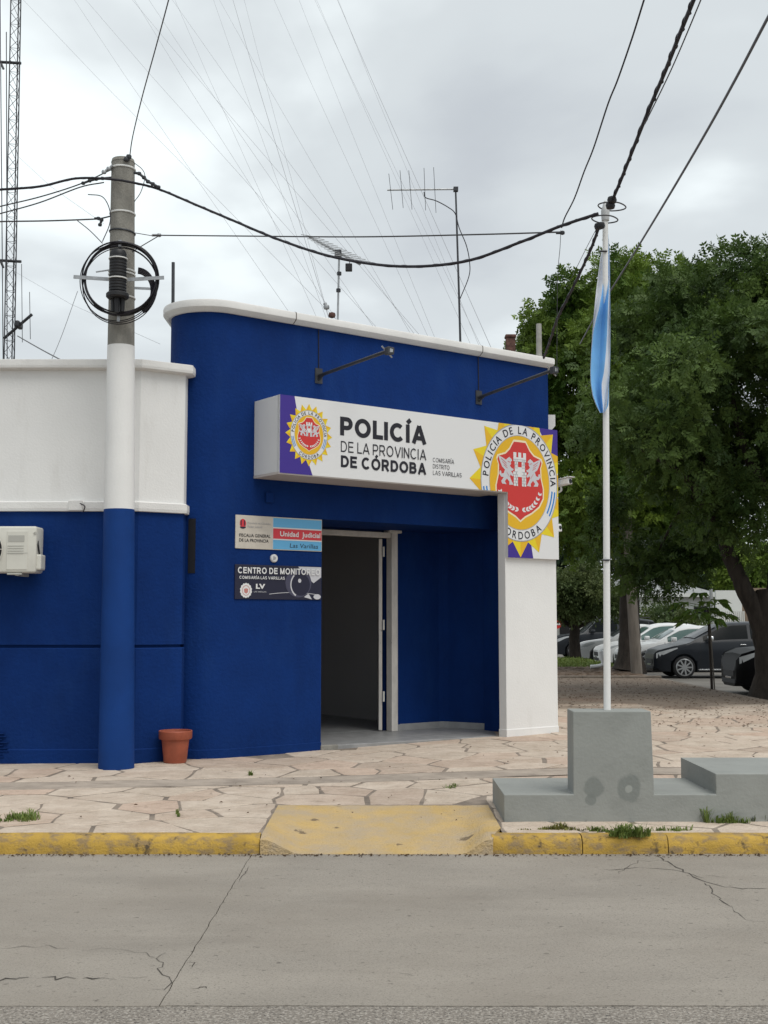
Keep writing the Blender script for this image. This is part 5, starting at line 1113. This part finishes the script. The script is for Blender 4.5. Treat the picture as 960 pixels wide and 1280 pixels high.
def tuft(n, u, v, wpx, h, label, mat=None, ry=.10, z=.12, lean=.8):
    p = atz(u, v, z); rx_ = wpx / 1500 * p.y
    return blades(n, p.x, p.y, rx_, ry, h, z, mat or m_grass, 'grass_tuft', label, .005, 'grass tuft', lean=lean)
tuft(420, 18, 1024, 30, .07, 'low spreading green grass tuft on the paving at the left edge', ry=.16); tuft(110, 557, 986, 13, .05, 'flat little grass patch in a paving joint above the ramp', ry=.12, lean=1.5); tuft(80, 311, 968, 8, .05, 'tiny weed in the paving joint in front of the plinth by the doorway', ry=.09)
tuft(40, 222, 1019, 8, .05, 'wispy weed in the paving near the kerb left of the ramp', ry=.07); tuft(120, 698, 1036, 18, .05, 'yellowish grass strip on the paving below the monument end', M('grass_dry', (.14, .14, .03), .7, .3, 40), ry=.05)
tuft(420, 790, 1044, 26, .09, 'lush green grass tuft growing over the kerb joint', ry=.07); tuft(260, 797, 1060, 22, .12, 'dark weeds at the kerb foot under the lush grass tuft', m_leafC, ry=.05, z=.0)
tuft(160, 755, 1039, 28, .05, 'low green grass line on the kerb back left of the lush tuft', ry=.05); tuft(140, 744, 1060, 14, .07, 'small weed clump at the kerb foot left of the lush tuft', m_leafC, ry=.04, z=.0)
p = atY(818, 773, 58)
t = thing('shrub', (p.x, 58, -.1), 'loose light green shrub in front of the white house', 'shrub')
mb = MB(); limb(mb, [(p.x, 58, -.1), (p.x + .1, 58, .8), (p.x, 58, p.z)], .06, .03, 6); mb.build('stem', m_bark, t)
crown('foliage', m_leafC, t, [((p.x, 58, p.z - .1), (1.3, 1, .75)), ((p.x + 1.2, 58, p.z - .5), (.9, .9, .55))], 26, 50, .5, .18, leaflets=5)
tuft(70, 880, 1027, 14, .16, 'tall thin weed clump against the monument front right of the flagpole', ry=.05, lean=.6); tuft(220, 912, 1028, 26, .09, 'bushy weed clump at the monument foot near the right edge', ry=.05); tuft(120, 948, 1026, 12, .07, 'small dark weeds at the monument foot at the right edge', m_leafC, ry=.05)
p = atz(650, 1061, 0); blades(160, p.x, p.y, .17, .05, .10, .0, m_dry, 'dry_weeds', 'heap of dry reddish brown stalks on the gutter below the kerb', .004, 'dry weeds', lean=1.6)
tuft(150, 690, 1037, 50, .03, 'short dry grass fringe on the kerb back under the monument end', M('grass_dry', (.14, .14, .03)), ry=.03)
tuft(120, 850, 1038, 40, .035, 'short green grass fringe on the kerb back right of the lush tuft', ry=.03)
tuft(60, 880, 1061, 30, .03, 'short brown stubble line along the kerb foot at the right', m_dry, ry=.03, z=0)
# verge grass and fallen leaves: nobody could count these
blades(5200, 5.6, 42.8, 1.9, 4.2, .16, .105, m_grass, 'grass', 'green lawn strip on the verge by the parked cars', .02, None, 'stuff', lean=.4)
m_litter = M('leaf_litter', (.10, .06, .032), .9, .4, 30); mb = MB()
def leaflet(mb, x, y, z, s_):
    a = random.uniform(0, 2 * PI); c_, d_ = math.cos(a) * s_, math.sin(a) * s_; q_ = random.uniform(.002, .012)
    mb.add([(x - c_, y - d_, z), (x + d_ * .45, y - c_ * .45, z + q_), (x + c_, y + d_, z + .003), (x - d_ * .45, y + c_ * .45, z + q_)], [(0, 1, 2), (0, 2, 3)])
for i in range(2600):
    y = random.uniform(16, 30.3); x = random.uniform(2.6, 6.8); leaflet(mb, x, y, zs(x, y) + .012, random.uniform(.01, .03))
for i in range(900):
    y = random.uniform(30.8, 38); x = random.uniform(3.5, 6.9); leaflet(mb, x, y, .115, random.uniform(.04, .10))
for i in range(170):
    y = random.uniform(9, 16); x = random.uniform(-3.5, 4.5)
    if y > 11.5 and x < 1.9 and not x > y - 13.2: continue
    leaflet(mb, x, y, zs(x, y) + .010, random.uniform(.008, .022))
for i in range(900): x = random.uniform(-3.6, 5); leaflet(mb, x, 8.375 - abs(random.gauss(0, .035)), .003, random.uniform(.004, .014))
tag(mb.build('fallen_leaves', m_litter, fix=False), 'scattered brown fallen leaves on pavement and gutter', kind='stuff')

# ================================================================== CARS (noses to the kerb, seen from their left side)
m_tyre = M('tyre', (.014, .014, .015), .8); m_rim = M('alloy', (.42, .43, .44), .35, metal=.7); m_glass = M('car_glass', (.006, .008, .009), .18, spec=.10); m_glass2 = M('car_glass_green', (.07, .13, .12), .10, spec=.5)
m_lens = M('headlamp', (.45, .47, .48), .15, spec=.8); m_trim = M('car_trim', (.02, .02, .022), .6); m_chrome = M('chrome', (.62, .63, .64), .2, metal=.9); m_tail = M('tail_lamp', (.35, .02, .02), .25)
def paint(name, col, rough=.28):
    m_ = M(name, col, rough, spec=.3); return m_
def car(px, Y, zg, label, mat, L_, H_, W_, style, glass, rimtone=None):
    nose = (px - 480) / 1500 * Y; yc = Y + W_ / 2
    t = thing('parked_car', (nose + L_ / 2, yc, zg), label, 'car', 'cars parked nose to the kerb')
    wr = .325 if style != 'suv' else .36; wx = (.82, L_ - .80)
    prof = {'mpv': ([(0, .70), (.06, .80), (.5, .93), (1.05, 1.04), (1.2, 1.06), (2.4, 1.10), (3.6, 1.12), (L_ - .1, 1.10), (L_, .9)], [(0, 0), (.85, 0), (1.0, .02), (1.95, .86), (2.3, .97), (2.8, 1.0), (3.6, .96), (L_ - .35, .80), (L_ - .05, .05), (L_, 0)]),
            'hatch': ([(0, .62), (.06, .72), (.5, .86), (1.05, .95), (1.25, .97), (2.4, 1.0), (3.4, 1.02), (L_ - .1, 1.0), (L_, .8)], [(0, 0), (1.0, 0), (1.12, .03), (1.9, .85), (2.2, .97), (2.6, 1.0), (3.3, .94), (L_ - .3, .72), (L_ - .04, .05), (L_, 0)]),
            'sedan': ([(0, .60), (.06, .70), (.5, .84), (1.1, .93), (1.3, .95), (2.4, .98), (3.5, 1.0), (L_ - .1, .98), (L_, .75)], [(0, 0), (1.15, 0), (1.28, .03), (2.05, .86), (2.35, .97), (2.7, 1.0), (3.2, .90), (L_ - .75, .12), (L_ - .6, 0), (L_, 0)]),
            'suv': ([(0, .78), (.05, .92), (.4, 1.04), (1.05, 1.10), (1.2, 1.11), (2.4, 1.14), (3.6, 1.16), (L_ - .1, 1.14), (L_, .95)], [(0, 0), (1.05, 0), (1.2, .05), (1.8, .88), (2.05, .97), (2.6, 1.0), (3.7, .98), (L_ - .25, .85), (L_ - .03, .05), (L_, 0)])}[style]
    bx, bz = zip(*prof[0]); cx_, cz_ = zip(*prof[1])
    belt = lambda x: float(np.interp(x, bx, bz)); top = lambda x: belt(x) + (H_ - belt(x)) * float(np.interp(x, cx_, cz_))
    def hw_(x):
        e_ = min(x, L_ - x); return W_ / 2 * (.66 + .34 * min(1, (max(e_, 0) / .60)) ** .5)
    def low(x):
        z_ = .20 + .10 * max(0, 1 - min(x, L_ - x) / .25)
        for w in wx:
            d_ = abs(x - w); R_ = wr + .055
            if d_ < R_: z_ = max(z_, wr + math.sqrt(R_ * R_ - d_ * d_))
        return z_
    def sec(x):
        w = hw_(x); zl = low(x); zb = belt(x); zt_ = top(x); cab = min(1, (zt_ - zb) / .25); wt = w * (.95 - .20 * float(np.interp(zt_ - zb, [0, .5], [0, 1])))
        zm = max(zl + .015, min(.52, zb - .12)); zk = max(zm + .01, zb - .06)
        return [(0, .2 if zl < .5 else .24), (w * .6, .2), (w * .94, zl), (w * .995, zm), (w * 1.0, (zm + zk) / 2), (w * .985, zk), (w * .955, zb + .002), (wt + .0, zt_ - .055 * cab), (wt * .86, zt_ - .008), (0, zt_ + .02)]
    X = sorted(set([round(L_ * i / 46, 4) for i in range(47)] + [round(w + wr * 1.18 * math.cos(PI * i / 12), 4) for w in wx for i in range(13)]))
    def pt(x, y, z): return (nose + x, yc - y, zg + z)
    S = [sec(x) for x in X]; n = len(S[0]); V = []; Fc = []
    for sg in (1, -1):
        b_ = len(V)
        for x, s_ in zip(X, S): V += [pt(x, sg * y, z) for y, z in s_]
        for i in range(len(X) - 1):
            for k_ in range(n - 1): Fc.append((b_ + i * n + k_, b_ + (i + 1) * n + k_, b_ + (i + 1) * n + k_ + 1, b_ + i * n + k_ + 1))
    m_ = len(X) * n
    for i in (0, len(X) - 1): Fc.append(tuple(i * n + k_ for k_ in range(n)) + tuple(m_ + i * n + k_ for k_ in range(n - 2, 0, -1)))
    body = MB().add(V, Fc); bo = body.build('body', mat, t)
    bm = bmesh.new(); bm.from_mesh(bo.data); bmesh.ops.remove_doubles(bm, verts=bm.verts, dist=.0005); bmesh.ops.recalc_face_normals(bm, faces=bm.faces); bm.to_mesh(bo.data); bm.free()
    bo.data.polygons.foreach_set('use_smooth', [True] * len(bo.data.polygons)); bo.data.set_sharp_from_angle(angle=math.radians(38))
    def side(x, f_, off=.008, sg=1):                       # a point on the glasshouse side
        s_ = sec(x); (y0, z0), (y1, z1) = s_[6], s_[7]; y = y0 + (y1 - y0) * f_; z = z0 + (z1 - z0) * f_
        return pt(x, sg * (y + off), z)
    roof0 = next(x for x in np.arange(0, L_, .02) if top(x) > belt(x) + .16); full = next(x for x in np.arange(0, L_, .02) if top(x) > H_ - .12)
    end = L_ - next(x for x in np.arange(0, L_, .02) if top(L_ - x) > belt(L_ - x) + .20); mid = full + (end - full) * .36
    for sg in (1, -1):
        for xa, xb_ in ((roof0 + .10, mid - .05), (mid + .04, end - .42), (end - .36, end - .02)):
            w_ = MB(); m__ = 10; VV = []
            for i in range(m__ + 1):
                x = xa + (xb_ - xa) * i / m__; VV += [side(x, .10, .008, sg), side(x, .5, .012, sg), side(x, .93, .008, sg)]
            w_.add(VV, [(3 * i + k_, 3 * i + 3 + k_, 3 * i + 4 + k_, 3 * i + 1 + k_) for i in range(m__) for k_ in (0, 1)]); w_.build('window', glass, t, smooth=60, fix=False)
        for x in (roof0 + .0, mid, end - .40):
            sl_ = MB(); sc_1 = sec(x); VV = []
            for y, z in sc_1[2:7]: VV += [pt(x - .006, sg * (y + .004), z), pt(x + .006, sg * (y + .004), z)]
            if low(x) < .3: sl_.add(VV, [(2 * i, 2 * i + 1, 2 * i + 3, 2 * i + 2) for i in range(4)]); sl_.build('door_seam', m_trim, t, fix=False)
        for x in (mid - .22, end - .55):
            zb = belt(x) - .12; MB().box((nose + x - .09, nose + x + .09), (yc - sg * (hw_(x) + .022) - .012, yc - sg * (hw_(x) + .022) + .02), (zg + zb - .014, zg + zb + .014)).build('door_handle', m_chrome if style == 'mpv' else mat, t, bevel=.008)
        mx2 = roof0 + .28; zb = belt(mx2) + .09
        MB().box((nose + mx2 - .10, nose + mx2 + .07), (yc - sg * (hw_(mx2) + .09) - .09, yc - sg * (hw_(mx2) + .09) + .07), (zg + zb - .07, zg + zb + .07)).build('mirror', m_chrome if style == 'mpv' else mat, t, bevel=.03, smooth=50)
        MB().box((nose + wx[0] + wr + .1, nose + wx[1] - wr - .1), (yc - sg * W_ * .487 - .012, yc - sg * W_ * .487 + .012), (zg + .235, zg + .275)).build('sill_trim', m_chrome if style == 'mpv' else m_trim, t, bevel=.006)
        # headlamp wrapped round the corner
        h_ = MB(); VV = []
        for i in range(7):
            x = .05 + .58 * i / 6; s_ = sec(x); y = s_[5][0] + .006; z = s_[5][1]; VV += [pt(x, sg * (s_[4][0] * .99 + .006), z - .15 + .12 * i / 6), pt(x, sg * y, z + .005)]
        h_.add(VV, [(2 * i, 2 * i + 2, 2 * i + 3, 2 * i + 1) for i in range(6)]); h_.build('headlight', m_lens, t, smooth=60, fix=False)
        for w in wx:
            c = pt(w, sg * (W_ / 2 - .10), wr); ty = thing('wheel', (0, 0, 0), None, None) if 0 else None
            tyre = MB().lathe([(.19, -.10), (wr - .05, -.105), (wr - .01, -.085), (wr, -.05), (wr, .05), (wr - .01, .085), (wr - .05, .105), (.19, .10)], c, 28, 'y').build('wheel', m_tyre, t, smooth=35)
            q_ = -.106 * sg; ri = MB(); rr_ = wr - .085
            ri.lathe([(rr_ - .02, -.012), (rr_, -.012), (rr_ + .012, 0), (rr_, .012), (rr_ - .02, .012), (rr_ - .02, -.012)], (c[0], c[1] + q_, c[2]), 28, 'y', cap=False)
            for i in range(9):
                a = 2 * PI * i / 9; ca, sa = math.cos(a), math.sin(a); P = []
                for r_, hw2 in ((.03, .026), (rr_ - .01, .020)):
                    for s2 in (-1, 1): P.append((c[0] + ca * r_ - sa * hw2 * s2, c[1] + q_ - .008 * sg, c[2] + sa * r_ + ca * hw2 * s2))
                ri.add(P, [(0, 1, 3, 2)])
            ri.lathe([(.001, -.012), (.055, -.012), (.06, 0), (.055, .012), (.001, .012)], (c[0], c[1] + q_, c[2]), 16, 'y')
            ri.build('rim', rimtone or m_rim, tyre, smooth=40)
            MB().lathe([(.001, -.005), (rr_, -.005), (rr_, .005), (.001, .005)], (c[0], c[1] + q_ * .80, c[2]), 20, 'y').build('brake_disc', m_trim, tyre)
    # windscreen and front
    ws = MB(); VV = []; m__ = 8
    for i in range(m__ + 1):
        x = roof0 - .12 + (full - .06 - roof0 + .12) * i / m__; s_ = sec(x); wt = s_[8][0]
        for f_ in (-1, -.5, 0, .5, 1): z = s_[9][1] + (s_[8][1] - s_[9][1]) * f_ * f_; VV.append(pt(x - .012, f_ * wt * 1.0, z + .012))
    ws.add(VV, [(5 * i + k_, 5 * i + 5 + k_, 5 * i + 6 + k_, 5 * i + 1 + k_) for i in range(m__) for k_ in range(4)]); ws.build('windscreen', glass, t, smooth=60, fix=False)
    wf = hw_(.02)
    gr = MB(); gr.box((nose - .012, nose + .03), (yc - wf * .62, yc + wf * .62), (zg + .42, zg + .56)); gr.box((nose - .014, nose + .03), (yc - wf * .8, yc + wf * .8), (zg + .26, zg + .36)); gr.build('grille', m_trim, t, bevel=.01)
    MB().box((nose - .018, nose), (yc - .22, yc + .22), (zg + .37, zg + .41)).build('badge_bar', m_chrome, t, bevel=.004)
    MB().box((nose + L_ - .06, nose + L_ + .01), (yc - W_ / 2 * .75, yc - W_ / 2 * .5), (zg + .7, zg + .9)).build('tail_light', m_tail, t, bevel=.01); MB().box((nose + L_ - .06, nose + L_ + .01), (yc + W_ / 2 * .5, yc + W_ / 2 * .75), (zg + .7, zg + .9)).build('tail_light', m_tail, t, bevel=.01)
    if style == 'suv':
        for sg in (1, -1): MB().tube([pt(full + .1, sg * W_ * .36, H_ + .03), pt(end - .3, sg * W_ * .36, H_ + .03)], .02, 6).build('roof_rail', m_trim, t)
    return t
pw = paint('paint_white', (.70, .71, .71)); pk = M('paint_black', (.003, .003, .004), .4, spec=.10); pg = paint('paint_graphite', (.016, .019, .024)); ps = paint('paint_silver', (.62, .63, .63))
car(818, 35.2, -.10, 'dark grey people carrier with chrome mirror and alloy wheels behind the sapling', pg, 4.5, 1.64, 1.84, 'mpv', m_glass)
car(922, 27.0, -.10, 'black car front poking out right beside the forked tree trunk', pk, 4.6, 1.66, 1.85, 'suv', m_glass)
car(776, 39.3, -.10, 'white hatchback directly behind the dark grey people carrier', pw, 4.1, 1.50, 1.75, 'hatch', m_glass2)
car(749, 42.6, -.10, 'white car with black grille half hidden behind the tree trunk and flagpole', pw, 4.3, 1.58, 1.80, 'hatch', m_glass2)
car(722, 47.5, -.10, 'silver white car on the grass verge side left of the flagpole', ps, 4.2, 1.52, 1.74, 'sedan', m_glass)
car(694, 52.5, -.10, 'dark sport utility car farthest left beside the white pier', pg, 4.6, 1.78, 1.86, 'suv', m_glass)
car(722, 60.0, -.10, 'distant white car roof behind the silver car and the dark one', pw, 4.4, 2.05, 1.86, 'suv', m_glass)

# ================================================================== HOUSES AND SIGN BEYOND
m_hw = M('house_white', (.62, .63, .60), .85, .05, 1.0, .2, 20); m_roofg = M('roof_grey', (.27, .28, .28), .7, .08, 2); m_fence = M('sheet_white', (.60, .60, .57), .6, .04, 2)
def wbox(u0, u1, v0, v1, Y, dY):
    a, b_ = atY(u0, v1, Y), atY(u1, v0, Y); return (a.x, b_.x), (Y, Y + dY), (a.z, b_.z)
hs = thing('white_house', (16, 70, -.1), 'white house with grey pitched roof far behind the parked cars', 'house')
x_, y_, z_ = wbox(775, 892, 742, 830, 66, 8); MB().box(x_, y_, (-.12, z_[1])).build('wall', m_hw, hs)
rx_ = MB(); a = atY(768, 742, 65.6); b_ = atY(900, 742, 65.6); rz = atY(848, 727, 66).z; e1_ = (a.x + b_.x) / 2 + .8
rx_.add([(a.x, 65.6, a.z), (b_.x, 65.6, a.z), (b_.x, 74.4, a.z), (a.x, 74.4, a.z), (e1_ - 2.2, 70, rz + .45), (e1_ - .6, 70, rz + .45)], [(0, 1, 5, 4), (1, 2, 5), (2, 3, 4, 5), (3, 0, 4), (0, 3, 2, 1)]); rx_.build('roof', m_roofg, hs)
MB().box((a.x, b_.x), (65.5, 65.62), (a.z - .18, a.z + .02)).build('fascia', m_hw, hs)
for u0, u1, v0, v1 in ((832, 856, 758, 792), (868, 884, 758, 776)):
    x_, y_, z_ = wbox(u0, u1, v0, v1, 65.96, .06); w_ = MB().box(x_, y_, z_).build('window', m_trim, hs); MB().box((x_[0] + .1, x_[1] - .1), (65.93, 65.97), (z_[0] + .1, z_[1] - .1)).build('pane', m_glass, w_)
x_, y_, z_ = wbox(888, 893, 735, 760, 64, .2); MB().tube([(x_[0], 63.8, -.1), (x_[0], 63.8, z_[1])], .09, 8).build('downpipe', m_roofg, hs)
fn = thing('sheet_fence', (19, 60, -.1), 'tall white corrugated sheet wall right of the house', 'fence')
x_, y_, z_ = wbox(897, 927, 738, 830, 60, .2); MB().box(x_, y_, (-.12, z_[1])).build('panel', m_hw, fn)
x_, y_, z_ = wbox(893, 931, 764, 830, 59.7, .1)
nR = 16
for i in range(nR): MB().box((x_[0] + (x_[1] - x_[0]) * i / nR, x_[0] + (x_[1] - x_[0]) * (i + .55) / nR), (59.6, 59.7), (-.12, z_[1])).build('rib', m_fence, fn)
x_, y_, z_ = wbox(929, 985, 735, 830, 62, 1); tag(MB().box(x_, y_, (-.12, z_[1])).build('brown_wall', M('brown_render', (.20, .15, .11), .9, .15, 1.5)), 'plain brown wall seen between the white sheet wall and the dark trunk', 'wall')
h2 = thing('far_house', (7, 85, -.1), 'low pale house glimpsed far behind the small verge tree', 'house')
x_, y_, z_ = wbox(660, 772, 752, 830, 84, 8); MB().box(x_, y_, (-.12, z_[1])).build('wall', m_hw, h2); MB().box((x_[0] - .4, x_[1] + .4), (83.6, 92), (z_[1], z_[1] + .35)).build('roof', M('roof_dark', (.07, .05, .045), .8, .2, 3), h2)
for u0, u1, v0, v1 in ((700, 712, 764, 800), (738, 752, 766, 790)):
    x_, y_, z_ = wbox(u0, u1, v0, v1, 83.9, .12); MB().box(x_, y_, z_).build('window', m_trim, h2)
rs = atY(695.5, 780, 50); sg_ = thing('road_sign', (rs.x, 50, -.1), 'small red and white round road sign at the white pier edge', 'sign')
MB().tube([(rs.x, 50.03, -.1), (rs.x, 50.03, rs.z + .1)], .03, 8).build('post', m_dsteel, sg_); MB().lathe([(.001, -.012), (.20, -.012), (.20, .012), (.001, .012)], (rs.x, 50, rs.z), 24, 'y').build('disc', p_red, sg_); MB().box((rs.x - .16, rs.x + .16), (49.975, 49.989), (rs.z - .04, rs.z + .04)).build('bar', p_white, sg_)
hedge = [(4, 95, 3.4), (11, 100, 4.0), (17, 98, 3.6), (24, 96, 4.2), (31, 90, 4.0)]
hb = thing('treeline', (17, 97, -.1), None, None); hb.name = 'treeline'
tag(hb, 'dark distant line of trees closing the side street', kind='stuff')
crown('foliage', m_leafD, hb, [((x, y, h * .62), (4.4, 2.2, h * .62)) for x, y, h in hedge], 90, 90, 1.2, .4, leaflets=5, droop=.5)
